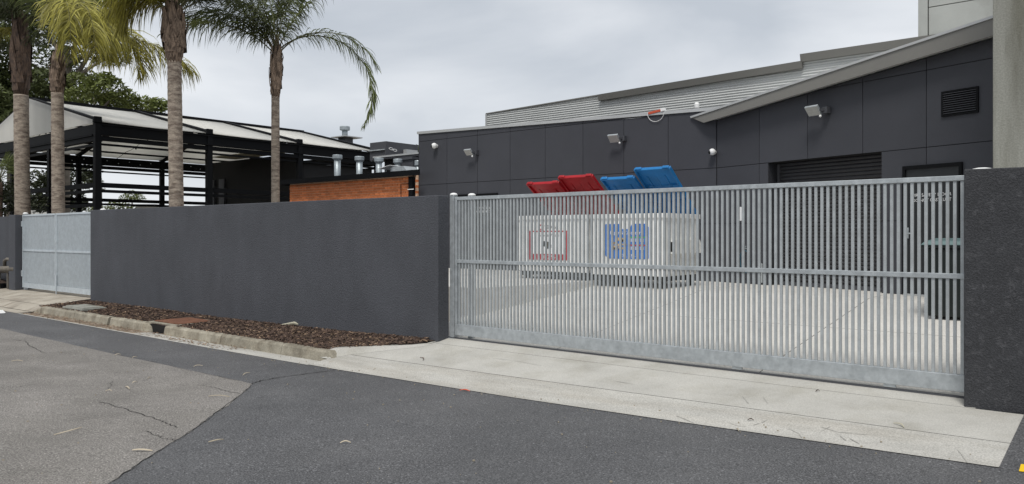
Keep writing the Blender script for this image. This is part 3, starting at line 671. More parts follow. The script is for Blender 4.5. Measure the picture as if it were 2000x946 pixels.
def dome(o, ex, nn, px, py, label, r=.075, m='white', back=.0):
    p = at_plane(px, py, o+nn*.13, nn); t = thing('security_camera', label, 'camera', p, 'security cameras on the panel wall')
    part('mount', MB().tube([p-nn*.12, p-nn*.04], [.05, .06], 12), m, t); part('shell', MB().ball(p, r, 14, 8), m, t, smooth=True)
    part('lens', MB().ball(p+nn*r*.45-ex*r*.45-Z*r*.1, r*.62, 12, 7), 'lens', t, smooth=True)
dome(F, e1, n1_, 848, 285, 'white dome security camera at the left end of the panels', .085)
dome(F, e1, n1_, 1391, 297, 'dark faced security camera where the panel wall bends', .075)
# paper notice, tap and hose
ns, nz = onwall(1445.5, 418); single('notice', MB().obox(W_(ns, .002, nz), e2, n2, Z, (-.085, .085), (0, .004), (-.15, .15)), 'paper', 'white paper notice stuck on the dark wall', 'notice', tuple(W_(ns, .002, nz)))
ts, tz = onwall(1460, 486); tp = W_(ts, 0, tz); t = thing('tap', 'small metal wall tap above a hanging hose', 'tap', tp)
part('body', MB().tube([tp+n2*.001, tp+n2*.09, tp+n2*.11-Z*.05], .014, 8), 'flue', t); part('handle', MB().tube([tp+n2*.06, tp+n2*.06+Z*.045], .008, 6).ball(tp+n2*.06+Z*.05, .022, 8, 5, (1, 1, .4)), 'flue', t)
hp = []
for k in range(26):
    a = math.pi*(.5+k/25*2.6); hp.append(tp+n2*(.05+.002*k)-Z*.28+e2*(.14*math.cos(a))+Z*(.24*math.sin(a)))
single('garden_hose', MB().tube(hp, .011, 6), 'hose', 'thin dark blue hose looped below the wall tap', 'hose', tuple(tp-Z*.3), smooth=True)
q = at_v(1282, 219, FY-.02); t = thing('alarm_beacon', 'orange and white alarm light with looped cable on the roof edge', 'alarm', q)
part('housing', MB().bar(q+Vector((-.2, 0, -.02)), q+Vector((.13, 0, .02)), .09, .06), 'orange', t, bevel=.01); part('end_cap', MB().bar(q+Vector((.131, 0, .02)), q+Vector((.23, 0, .035)), .1, .075), 'white', t, bevel=.01)
part('cable', MB().tube([q+Vector((.22*math.cos(a), -.03, -.02+.21*math.sin(a))) for a in [math.pi+math.pi*i/14 for i in range(15)]], .006, 6), 'white', t)
q = at_v(1361, 212, 17.2); single('vent_pipe', MB().lathe((q.x, q.y, 4.3), [(.045, 0), (.045, q.z-4.3), (.06, q.z-4.29), (.06, q.z-4.2), (.04, q.z-4.16)], 12), 'white', 'short white vent pipe poking above the roof edge', 'vent pipe', (q.x, q.y, 4.3))

# ------------------------------------------------------------------ bins
def bin_(name, u0, u1, v0, v1, zg, z0, z1, m_lid, label, tips):
    t = thing(name, label, 'bin', ((u0+u1)/2, (v0+v1)/2, zg), 'front lift bins in the yard')
    th = .05
    b = MB().box(u0, v0, z0, u1, v0+th, z1).box(u0, v1-th, z0, u1, v1, z1).box(u0+.001, v0+th, z0+th, u0+th, v1-th, z1)
    b.box(u0+th, v0+th, z0, u1-th, v1-th, z0+th)
    part('body', b, 'bin', t, bevel=.01)
    part('side_wall', MB().box(u1-th, v0+th, z0+th, u1-.001, v1-th, z1), 'bin_side', t)
    r = MB().box(u0-.03, v0-.03, z1-.09, u1+.03, v0-.0005, z1+.003).box(u0-.03, v0, z1-.09, u0-.001, v1, z1+.003).box(u1+.0005, v0, z1-.09, u1+.03, v1, z1+.003); part('rim', r, 'bin', t, bevel=.008)
    for s in (-1, 1):
        x = u0-.14 if s < 0 else u1+.001
        part('fork_pocket', MB().prism([(x, v0+.12, z0+.45), (x, v0+.12, z0+.72), (x, v1-.25, z0+.72), (x, v1-.12, z0+.52), (x, v1-.12, z0+.45)], (.139, 0, 0)), 'bin_side', t)
        part('pocket_mouth', MB().box(x+.015, v0+.115, z0+.49, x+.124, v0+.1195, z0+.68), 'hollow_shade', t)  # thin near-black plate, shade of the pocket put into colour
        part('vertical_rib', MB().box((u0+u1)/2+s*(u1-u0)*.43-.03, v0-.02, z0, (u0+u1)/2+s*(u1-u0)*.43+.03, v0-.0006, z1-.092), 'bin', t)
    part('base_skid', MB().box(u0+.08, v0+.04, z0-.1, u0+.2, v1-.04, z0-.001).box(u1-.2, v0+.04, z0-.1, u1-.08, v1-.04, z0-.001).box(u0+.2, v0+.1, z0-.08, u1-.2, v0+.25, z0-.001), 'rubber', t)
    for x in (u0+.14, u1-.14):
        for y in (v0+.16, v1-.16): part('castor', MB().tube([(x-.035, y, zg+.08), (x+.035, y, zg+.08)], .085, 14).box(x-.05, y-.05, zg+.12, x+.05, y+.05, z0-.1), 'rubber', t)
    for i, (ty, tz_) in enumerate(tips):
        a = u0+.03 if i == 0 else (u0+u1)/2+.02; c = (u0+u1)/2-.02 if i == 0 else u1-.03
        hg = Vector((0, v1-.03, z1+.02)); tip = Vector((0, ty, tz_)); d = (tip-hg); ln = d.length; d.normalize(); nn = Vector((1, 0, 0)).cross(d).normalized()
        if nn.z < 0: nn = -nn
        ex = Vector((1, 0, 0)); o = Vector((0, hg.y, hg.z))
        # shallow pressed lid: sheet sagging a little, turned down edges, ribs and grips below
        mb = MB(); nu, nl_ = 8, 8
        def P(i_, j_, top):
            s = a+(c-a)*i_/nu; l = ln*j_/nl_; sag = -.035*math.sin(math.pi*i_/nu)*(.4+.6*j_/nl_)
            return o+ex*s+d*l+nn*(sag+(.02 if top else 0))
        vs = [P(i_, j_, tp_) for tp_ in (0, 1) for i_ in range(nu+1) for j_ in range(nl_+1)]; K = (nu+1)*(nl_+1); fs = []
        for i_ in range(nu):
            for j_ in range(nl_):
                q0 = i_*(nl_+1)+j_; f = (q0, q0+1, q0+nl_+2, q0+nl_+1); fs.append(f); fs.append(tuple(reversed([x+K for x in f])))
        mb.add(vs, fs)
        ld = part('lid', mb, m_lid, t, smooth=True)
        edge = MB().obox(o, ex, d, nn, (a-.012, a+.03), (0, ln+.02), (-.045, .025)).obox(o, ex, d, nn, (c-.03, c+.012), (0, ln+.02), (-.045, .025)).obox(o, ex, d, nn, (a+.03, c-.03), (ln-.02, ln+.018), (-.045, .026))
        part('lid_edge', edge, m_lid, ld, bevel=.008)
        for g0 in (a+.02, c-.16): part('grip', MB().obox(o, ex, d, nn, (g0, g0+.14), (ln+.021, ln+.045), (-.04, .024)), m_lid, ld, bevel=.01)
        rb_ = MB()
        for k in (1, 2, 3): rb_.obox(o, ex, d, nn, (lerp(a, c, k/4)-.012, lerp(a, c, k/4)+.012), (.25, ln-.2), (-.034, -.02))
        for k in (1, 2): rb_.obox(o, ex, d, nn, (a+.05, c-.05), (ln*k/3-.01, ln*k/3+.01), (-.034, -.018))
        part('lid_rib', rb_, m_lid, ld)
    part('hinge_bar', MB().tube([(u0, v1-.02, z1+.02), (u1, v1-.02, z1+.02)], .02, 8), 'galv', t)
    return t
b1u0, b1u1 = at_v(1012, 430, 13.5).x, at_v(1147, 430, 13.5).x
b2u0, b2u1 = at_v(1157, 425, 13.5).x, at_v(1300, 425, 13.5).x
rb1 = bin_('lift_bin', b1u0, b1u1, 13.5, 14.9, .63, .80, 2.02, 'red', 'white yard bin with two propped open red lids', [(13.8, 2.76), (13.75, 2.86)])
bb2 = bin_('lift_bin', b2u0, b2u1, 13.5, 14.95, .55, .78, 2.02, 'blue', 'white yard bin with two propped open blue lids', [(13.8, 2.78), (13.75, 2.93)])
def sgn_pt(px, py, off): p = at_v(px, py, 13.5-off); return p
X1 = Vector((1, 0, 0))
# red bordered sign
a = at_v(1033, 451, 13.498); b = at_v(1112, 507, 13.498); hgt = a.z-at_v(1033, 507, 13.498).z; wd = b.x-a.x; z0 = a.z-hgt
sg = part('sign', MB().box(a.x, 13.492, z0, b.x, 13.4995, a.z), 'paper', rb1)
bw = .06*wd/1.1+.02
part('border', MB().box(a.x, 13.489, z0, a.x+bw, 13.4915, a.z).box(b.x-bw, 13.489, z0, b.x, 13.4915, a.z).box(a.x+bw, 13.489, z0, b.x-bw, 13.4915, z0+hgt*.2).box(a.x+bw, 13.489, a.z-hgt*.045, b.x-bw, 13.4915, a.z), 'print_red', sg)
part('lettering', text_mb('132 955', hgt*.12, (a.x+wd*.36, 13.4885, z0+hgt*.045), X1, Z, width=wd*.34), 'paper', sg)
part('lettering', text_mb('General Waste', hgt*.1, (a.x+wd*.25, 13.4905, z0+hgt*.80), X1, Z, width=wd*.5), 'print_black', sg)
pc = MB()
for k, (fx, fz, s_) in enumerate([(.38, .46, .09), (.43, .38, .07), (.47, .5, .06), (.52, .42, .05), (.70, .42, .035)]): pc.box(a.x+wd*fx, 13.489, z0+hgt*fz, a.x+wd*(fx+s_), 13.4915, z0+hgt*(fz+s_*2))
part('picture', pc, 'print_black', sg); part('picture', MB().box(a.x+wd*.445, 13.4885, z0+hgt*.45, a.x+wd*.475, 13.489, z0+hgt*.62), 'yellow', sg)
lz = at_v(1056, 447, 13.49).z; lx = at_v(1052, 444, 13.49).x
ring = MB(); cc = Vector((lx+.07, 13.4985, lz+.03)); ring.tube([cc+Vector((.055*math.cos(t_*math.tau/24), 0, .055*math.sin(t_*math.tau/24))) for t_ in range(25)], .011, 6); part('logo_ring', ring, 'print_red', rb1)
part('lettering', text_mb('VEOLIA', .07, (lx+.15, 13.4965, lz), X1, Z, width=.36), 'print_black', rb1)
# blue sign
a = at_v(1182, 438, 13.498); b = at_v(1267, 507, 13.498); hb = a.z-at_v(1182, 505, 13.498).z; wd = b.x-a.x; z0 = a.z-hb; c_ = .07
P8 = [(a.x+c_, z0), (b.x-.02, z0), (b.x, z0+.02), (b.x, a.z-c_), (b.x-c_, a.z), (a.x+wd*.63, a.z), (a.x+wd*.57, a.z-hb*.15), (a.x+wd*.40, a.z-hb*.15), (a.x+wd*.36, a.z), (a.x+.02, a.z), (a.x, a.z-.02), (a.x, z0+c_)]
sg = part('sign', MB().prism([(x, 13.4995, z) for x, z in P8], (0, -.007, 0)), 'print_blue', bb2)
part('lettering', text_mb('Paper & Cardboard', hb*.1, (a.x+wd*.12, 13.4915, z0+hb*.70), X1, Z, width=wd*.74), 'paper', sg)
part('lettering', text_mb('132 955', hb*.085, (a.x+wd*.34, 13.4915, z0+hb*.05), X1, Z, width=wd*.34), 'paper', sg)
pc = MB(); random.seed(3)
for k in range(14):
    fx, fz = random.uniform(.10, .44), random.uniform(.25, .55); pc.box(a.x+wd*fx, 13.4905-.0003*k, z0+hb*fz, a.x+wd*(fx+random.uniform(.04, .1)), 13.4915, z0+hb*(fz+random.uniform(.03, .09)))
part('picture', pc, 'print_tan', sg)
pc = MB()
for k in range(8):
    fx, fz = random.uniform(.12, .44), random.uniform(.25, .5); pc.box(a.x+wd*fx, 13.4855-.0003*k, z0+hb*fz, a.x+wd*(fx+random.uniform(.02, .06)), 13.486, z0+hb*(fz+random.uniform(.02, .06)))
part('picture', pc, 'print_black', sg)
part('green_line', MB().box(a.x+wd*.58, 13.4905, z0+hb*.6, a.x+wd*.92, 13.4915, z0+hb*.635), 'print_green', sg); part('red_line', MB().box(a.x+wd*.58, 13.4905, z0+hb*.37, a.x+wd*.92, 13.4915, z0+hb*.41), 'print_red', sg)
tl_ = MB()
for k in range(3):
    for z_ in (.56, .53, .50, .33, .30, .27): tl_.box(a.x+wd*(.59+.11*k), 13.4905, z0+hb*z_, a.x+wd*(.59+.11*k+.09), 13.4915, z0+hb*(z_+.014))
part('small_print', tl_, 'paper', sg)
# dark wheelie bin by the fire door
wz = z_yard(0, 12.5); u0, u1, v0, v1 = -2.52, -1.9, 12.35, 13.05
t = thing('wheelie_bin', 'dark wheeled bin with a grey green lid in front of the fire door', 'bin', ((u0+u1)/2, 12.7, wz))
part('body', MB().hexa([(u0+.05, v0+.06, wz+.04), (u1-.05, v0+.06, wz+.04), (u1-.05, v1-.1, wz+.04), (u0+.05, v1-.1, wz+.04), (u0, v0, wz+1.02), (u1, v0, wz+1.02), (u1, v1, wz+1.02), (u0, v1, wz+1.02)]), 'binblack', t, bevel=.02)
part('rim', MB().box(u0-.03, v0-.03, wz+1.02, u1+.03, v1+.03, wz+1.06), 'binblack', t, bevel=.01)
part('lid', MB().hexa([(u0-.03, v0-.05, wz+1.061), (u1+.03, v0-.05, wz+1.061), (u1+.03, v1+.05, wz+1.061), (u0-.03, v1+.05, wz+1.061), (u0+.03, v0+.0, wz+1.12), (u1-.03, v0+.0, wz+1.12), (u1-.03, v1, wz+1.16), (u0+.03, v1, wz+1.16)]), 'teal', t, bevel=.015)
for x in (u0-.01, u1-.05): part('wheel', MB().tube([(x, v1-.02, wz+.1), (x+.06, v1-.02, wz+.1)], .1, 14), 'rubber', t)
part('handle', MB().tube([(u0+.05, v1+.09, wz+1.0), (u1-.05, v1+.09, wz+1.0)], .016, 8), 'binblack', t)

# ------------------------------------------------------------------ brick annexe
BV = 16.2; bu0, bu1 = at_v(566, 380, BV).x, UL-.01; zb = 3.37
ba = thing('brick_annexe', 'low orange brick building with black flat roof edge', 'building', ((bu0+bu1)/2, BV, 0))
part('wall_core', MB().box(bu0+.004, BV+.012, -.2, bu1, BV+2.2, zb+.05), 'mortar', ba)
bl_, bh, gp = .228, .073, .013; bmb = MB().box(0, 0, 0, bl_, .1, bh); bme = shared(bmb, 'brick', 'brick'); bmh = shared(MB().box(0, 0, 0, .11, .1, bh), 'brick', 'brick')
nc = 10; random.seed(11)
for c in range(nc):
    z = zb-(c+1)*(bh+gp); x = bu0; first = (c % 2 == 0)
    while x < bu1-.05:
        if first is True: me, l = bmh, .11
        else: me, l = bme, bl_
        first = None
        if x+l > bu1+.02: break
        inst('brick', me, ba, (x, BV+random.uniform(-.003, .002), z)); x += l+gp
part('render_base', MB().box(bu0, BV, -.2, bu1, BV+.011, zb-nc*(bh+gp)-.002), 'brick', ba)
fx0, fx1 = at_v(546, 355, BV-.25).x, at_v(820, 340, BV-.25).x
part('roof_fascia', MB().box(fx0, BV-.28, zb+.0, fx1, BV-.25, zb+.17), 'black', ba); part('roof', MB().box(fx0+.01, BV-.249, zb+.06, bu1, BV+2.4, zb+.15), 'dark', ba)
part('end_fascia', MB().box(fx0-.03, BV-.28, zb, fx0, BV+2.4, zb+.17), 'black', ba)
dx = at_v(803, 370, BV-.1).x
dp = part('downpipe', MB().box(dx-.09, BV-.13, -.1, dx+.09, BV-.02, zb-.001), 'black', ba); bz = at_v(803, 370, BV-.13).z; part('bracket', MB().box(dx-.12, BV-.138, bz-.012, dx+.15, BV-.131, bz+.012), 'white', dp)
cx_ = at_v(783, 372, BV-.02).x; cz_ = at_v(783, 360, BV-.02).z
part('conduit', MB().tube([(cx_, BV-.02, 2.2), (cx_, BV-.02, cz_), (dx-.1, BV-.02, cz_)], .013, 6), 'rust', ba)
part('dark_bay', MB().box(fx0+.05, BV+.3, 0, bu0-.002, BV+2.2, zb-.01), 'black_clad', ba)
def flue(px, py_top, v, rp, rc, hc, zbase, label):
    p = at_v(px, py_top, v); t = thing('roof_flue', label, 'flue', (p.x, v, zbase), 'galvanised flues on the brick roof')
    part('pipe', MB().lathe((p.x, v, 0), [(rp*1.08, zbase), (rp, zbase+.05), (rp, p.z-hc+.02)], 18), 'flue', t, smooth=True)
    part('cap', MB().lathe((p.x, v, 0), [(rp*1.05, p.z-hc-.05), (rc, p.z-hc), (rc, p.z-.02), (rc*.9, p.z)], 18), 'flue', t)
zrf = zb+.15
flue(659, 303, 17.2, .115, .175, .13, zrf, 'tallest and leftmost flue on the brick roof'); flue(702, 306, 17.2, .11, .165, .13, zrf, 'second flue from the left on the brick roof')
flue(740, 309, 17.2, .105, .16, .12, zrf, 'third flue on the brick roof, left of the exhaust hood'); flue(777, 311, 17.6, .10, .155, .12, zrf, 'flue rising behind the grey exhaust hood'); flue(816, 314, 17.5, .07, .105, .15, zrf, 'thin flue beside the dark panel building')
p0_ = at_v(772, 336, 16.9); p1_ = at_v(803, 336, 16.9); t = thing('exhaust_hood', 'grey roof exhaust hood with a raised white flap', 'exhaust hood', (p0_.x, 16.9, zrf))
part('body', MB().hexa([(p0_.x, 16.7, zrf), (p1_.x+.1, 16.7, zrf), (p1_.x+.1, 17.2, zrf), (p0_.x, 17.2, zrf), (p0_.x, 16.7, zrf+.26), (p1_.x-.14, 16.7, zrf+.26), (p1_.x-.14, 17.2, zrf+.26), (p0_.x, 17.2, zrf+.26)]), 'galv', t)
f0 = at_v(750, 331, 16.8); f1 = at_v(772, 324, 16.8); part('flap', MB().bar(f0, f1, .5, .015), 'white', t); part('strut', MB().bar((f0.x+.1, 16.8, zrf), (f0.x+.1, 16.8, f0.z+.02), .02, .02, (1, 0, 0)), 'galv', t)
# dark annexe behind with a pale roof edge
AV = 19.0; ax0, ax1 = at_v(728, 307, AV).x, -14.5; az = at_v(760, 303, AV).z
da_ = thing('dark_annexe', 'black clad low building with a pale roof edge behind the flues', 'building', ((ax0+ax1)/2, AV, 0))
part('wall', MB().box(ax0+.2, AV+.4, -.2, ax1, AV+3, az-.12), 'black_clad', da_); part('roof_edge', MB().box(ax0, AV, az-.06, ax1, AV+.03, az+.0), 'flash', da_); part('roof', MB().box(ax0, AV+.031, az-.13, ax1, AV+3, az-.01), 'dark', da_)
p = at_v(795, 318, 17.9); single('roof_box', MB().box(p.x-.28, 17.9, zrf+.0, p.x+.28, 18.3, p.z+.1).box(p.x-.38, 17.85, p.z+.101, p.x+.3, 18.35, p.z+.18), 'dark', 'dark capped box duct standing behind the exhaust hood', 'duct', (p.x, 18.1, zrf))
hx = at_v(754, 276, 20.0); zl = az; hz1 = hx.z
hb_ = thing('plant_box', 'dark grey rooftop plant box with a white looped emblem', 'plant box', (hx.x-.4, 20.5, zl))
part('casing', MB().box(hx.x-.95, 20, zl, hx.x, 21.7, hz1), 'dark', hb_); part('side_flange', MB().box(hx.x-.96, 19.93, hz1-.34, hx.x-.05, 19.999, hz1-.3), 'galv', hb_)
el = MB(); ce = at_u(767.5, 292.5, hx.x+.003)
for k in (-1, 1): el.tube([ce+Vector((.0, .1*k+.1*math.cos(t_*math.tau/20), -.02*k+.04*math.sin(t_*math.tau/20))) for t_ in range(21)], .013, 6)
part('emblem', el, 'white', hb_)
q = at_v(797, 291, 20.6); part('service_box', MB().box(hx.x+.002, 20.9, zl+.05, hx.x+.18, 21.5, hz1-.25), 'flash', hb_)
q = at_v(673.5, 247, 26); qb = thing('plant_room', 'pale flat topped plant room behind the canopy roof', 'building', (q.x, 26.5, 0))
zr_ = at_v(673, 268, 26).z; part('wall', MB().box(q.x-.3, 25.8, 0, q.x+.3, 26.3, zr_-.05), 'dark', qb); part('roof', MB().box(q.x-.55, 25.5, zr_-.049, q.x+.6, 26.7, zr_), 'flash', qb)
t = thing('roof_flue', 'tall capped flue standing alone behind the canopy roof', 'flue', (q.x, 26, zr_))
part('pipe', MB().lathe((q.x, 26, 0), [(.15, zr_+.001), (.15, q.z-.2)], 16), 'flue', t, smooth=True); part('cap', MB().lathe((q.x, 26, 0), [(.16, q.z-.24), (.27, q.z-.2), (.27, q.z-.03), (.24, q.z)], 16), 'flue', t)

# ------------------------------------------------------------------ steel pavilion with canvas roof
PR, PL, PV0 = -27.3, -39.1, 11.2; VS = [11.2, 15.2, 19.2, 23.4]; RU = (PR+PL)/2; ZE_, ZR_ = 5.36, 6.74
pv = thing('pavilion', 'black steel pavilion with white canvas gable roof behind the palms', 'pavilion', (RU, 17, 0))
for u in (PR, PL):
    for v in VS: part('post', MB().box(u-.1, v-.1, -.2, u+.1, v+.1, ZE_-.02), 'black', pv, bevel=.006)
part('post', MB().box(-31.4, PV0-.09, -.2, -31.22, PV0+.09, 4.75), 'black', pv); part('post', MB().box(-35.2, PV0-.09, -.2, -35.02, PV0+.09, 4.75), 'black', pv)
def side_beam(u, z0, z1, wd, name='beam'):
    return part(name, MB().box(u-wd/2, PV0+.1, z0, u+wd/2, VS[-1]+.1, z1), 'black', pv)
for u in (PR, PL):
    side_beam(u, 5.0, 5.30, .12); side_beam(u, 5.301, 5.34, .24, 'gutter'); side_beam(u, 4.965, 4.999, .26, 'flange'); side_beam(u, 4.78, 4.93, .16); side_beam(u, 4.62, 4.69, .07)
    for z0, z1 in ((3.2, 3.36), (3.03, 3.13)):
        for a, b in zip(VS, VS[1:]): part('rail', MB().box(u-.05, a+.1, z0, u+.05, b-.1, z1), 'black', pv)
fx = [PL+.1, -35.2, -31.22, PR-.1]
for v in (PV0, VS[-1]):
    part('beam', MB().box(PL+.1, v-.06, 5.0, PR-.1, v+.06, 5.33), 'black', pv); part('beam', MB().box(PL+.1, v-.08, 4.76, PR-.1, v+.08, 4.92), 'black', pv); part('flange', MB().box(PL+.1, v-.13, 4.93, PR-.1, v+.13, 4.97), 'black', pv)
    part('beam', MB().box(PL+.1, v-.04, 4.60, PR-.1, v+.04, 4.68), 'black', pv)
    for z0, z1 in ((3.2, 3.36), (3.03, 3.13)): part('rail', MB().box(PL+.1, v-.05, z0, PR-.1, v+.05, z1), 'black', pv)
    part('rail', MB().box(PL+.1, v-.04, 2.55, PR-.1, v+.04, 2.66), 'black', pv)
bolt_b = MB()
random.seed(5)
for k in range(22): v = PV0+.5+k*.53; bolt_b.box(PL+.061, v-.02, 5.08+.1*(k % 2), PL+.085, v+.02, 5.12+.1*(k % 2))
part('bolt', bolt_b, 'galv', pv, kind='stuff')
zroof = lambda u: ZR_-(ZR_-ZE_)*abs(u-RU)/(PR-RU)
for sgn in (1, -1):
    ue = RU+sgn*(PR-RU)
    for i in range(3):
        a, b = VS[i]+.1, VS[i+1]-.1; mb = MB(); m_ = 8; rows = []
        for k in range(m_+1):
            u = lerp(RU+sgn*.12, ue, k/m_); z = zroof(u)+.05; rows.append([(u, a, z), (u, (a+b)/2, z-.02), (u, b, z)])
        mb.add([p for r in rows for p in r], [(k*3+j, k*3+j+1, (k+1)*3+j+1, (k+1)*3+j) for k in range(m_) for j in range(2)])
        o = part('canvas', mb, 'fabric', pv, smooth=True); sm = o.modifiers.new('thickness', 'SOLIDIFY'); sm.thickness = .02
    for i, v in enumerate(VS):
        part('rafter', MB().hexa([(RU+sgn*.06, v-.09, ZR_-.1), (ue, v-.09, ZE_-.05), (ue, v+.09, ZE_-.05), (RU+sgn*.06, v+.09, ZR_-.1), (RU+sgn*.06, v-.09, ZR_+.13), (ue, v-.09, ZE_+.17), (ue, v+.09, ZE_+.17), (RU+sgn*.06, v+.09, ZR_+.13)]), 'black', pv)
        part('rafter_cap', MB().box(ue-.09, v-.13, ZE_+.0, ue+.09, v+.13, ZE_+.22), 'black', pv, bevel=.03)
    for k in range(1, 6):
        u = lerp(RU, ue, k/6); z = zroof(u)-.06
        for i in range(3): part('purlin', MB().box(u-.03, VS[i]+.1, z-.05, u+.03, VS[i+1]-.1, z+.03), 'black', pv)
    part('gable_canvas', MB().prism([(RU+sgn*.08, PV0-.1, 5.36), (ue-sgn*.05, PV0-.1, 5.36), (ue-sgn*.05, PV0-.1, ZE_+.1), (RU+sgn*.08, PV0-.1, ZR_+.08)] if sgn > 0 else [(RU-.08, PV0-.1, ZR_+.08), (ue+.05, PV0-.1, ZE_+.1), (ue+.05, PV0-.1, 5.36), (RU-.08, PV0-.1, 5.36)], (0, .02, 0)), 'fabric', pv)
part('ridge_beam', MB().box(RU-.07, PV0-.12, ZR_-.1, RU+.07, VS[-1]+.2, ZR_+.16), 'black', pv); part('ridge_post', MB().box(RU-.06, PV0-.125, 5.34, RU+.06, PV0-.101, ZR_), 'black', pv)
part('inner_wall', MB().box(-34.9, 19.35, -.2, PR-.12, 19.5, 5.02), 'black_clad', pv)
part('inner_wall', MB().box(-27.55, 19.51, -.2, -27.42, 23.2, 4.6), 'black_clad', pv)
for x0 in (-34.6, -33.7): part('wall_pier', MB().box(x0, 19.25, -.2, x0+.45, 19.349, 4.2), 'dark', pv)
part('soffit_panel', MB().add([(-32.4, 18.2, 5.06), (PR-1.2, 18.2, 5.06), (PR-1.2, 19.34, 5.06), (-32.4, 19.34, 5.06), (-32.4, 18.2, 5.1), (PR-1.2, 18.2, 5.1), (PR-1.2, 19.34, 5.1), (-32.4, 19.34, 5.1)], [(3, 2, 1, 0), (4, 5, 6, 7), (0, 1, 5, 4), (1, 2, 6, 5), (2, 3, 7, 6), (3, 0, 4, 7)]), 'cream', pv)
for v, lab in ((12.4, 'string of festoon bulbs hung across the front bay of the pavilion'), (14.0, 'string of festoon bulbs hung across the middle of the first bay'), (16.6, 'string of festoon bulbs hung across the second bay of the pavilion')):
    t = thing('festoon_string', lab, 'string lights', (RU, v, 5.2), 'festoon strings under the canvas'); pts = [(lerp(PL+.2, PR-.2, i/24), v+.02*i, zroof(lerp(PL+.2, PR-.2, i/24))-.22-.06*math.sin(i*1.05)**2) for i in range(25)]
    part('cable', MB().tube(pts, .012, 5), 'black', t); b = MB()
    for x, y, z in pts[1:-1:2]: b.ball((x, y, z-.07), .045, 8, 5)
    part('bulb', b, 'black', t)
    if v == 12.4:
        pass
lampp = at_v(448, 319, 18.0); 

# ------------------------------------------------------------------ palms
def frond_mesh(mbL, mbR, p0, az, el, length, droop, lmax=.75, nleaf=80, hang=.75, twist=0., rad=.022, curl=1.0, lw=.034):
    """az: 0 right in the photograph, 90 away, 180 left, 270 towards the camera"""
    d0 = RGT*math.cos(R(az))+FWD*math.sin(R(az)); side = Vector((0, 0, 1)).cross(d0).normalized()
    n = 26; pts = [Vector(p0)]; e = R(el)
    for i in range(n):
        t = (i+.5)/n; ang = e-R(droop)*(t**curl); step = length/n
        pts.append(pts[-1]+(d0*math.cos(ang)+Z*math.sin(ang)+side*twist*t)*step)
    mbR.tube(pts, [rad*(1-.88*i/n) for i in range(n+1)], 5)
    for k in range(nleaf):
        s = .16+.84*(k+random.random())/nleaf; f = s*n; i = min(n-1, int(f)); q = pts[i].lerp(pts[i+1], f-i); d = (pts[i+1]-pts[i]).normalized()
        sd = d.cross(Z); sd = sd.normalized() if sd.length > .05 else side; up = sd.cross(d)
        ln = lmax*(.45+.75*math.sin(math.pi*min(1, (s-.05)*1.05))**.7)*random.uniform(.75, 1.12)
        if s > .9: ln *= .7
        for sg_ in (-1, 1):
            if random.random() < .06: continue
            a = random.uniform(.25, 1.0); lift = random.uniform(-.45, .55)
            dr = (sd*sg_*a+d*random.uniform(.35, .8)+up*lift).normalized(); P = [q]; m_ = 4
            for j in range(m_):
                dr = (dr+Vector((0, 0, -1))*hang*random.uniform(.45, .75)*(.5+.4*j)).normalized(); P.append(P[-1]+dr*ln/m_)
            wv = dr.cross(d); wv = wv.normalized() if wv.length > .05 else sd
            wv = (wv+Vector((random.uniform(-.6, .6), random.uniform(-.6, .6), 0))).normalized(); ws = [.55, 1, .85, .55, .0]
            vs = []
            for j in range(m_): vs += [P[j]-wv*lw*ws[j]*.5, P[j]+wv*lw*ws[j]*.5]
            vs.append(P[m_]); mbL.add(vs, [(2*j, 2*j+1, 2*j+3, 2*j+2) for j in range(m_-1)]+[(2*m_-2, 2*m_-1, 2*m_)])
def trunk_mb(p0, p1, r0, r1, rings, seg=16):
    mb = MB(); pr = []; L_ = (p1-p0).length; n = int(L_/.055)
    for i in range(n+1):
        t = i/n; p = p0.lerp(p1, t); k = (t*rings) % 1; r = lerp(r0, r1, t)*(1+.035*(1-k)**3+.012*math.sin(t*9)+random.uniform(-.008, .008)); pr.append((p, r))
    return mb.tube_prof(pr, seg)
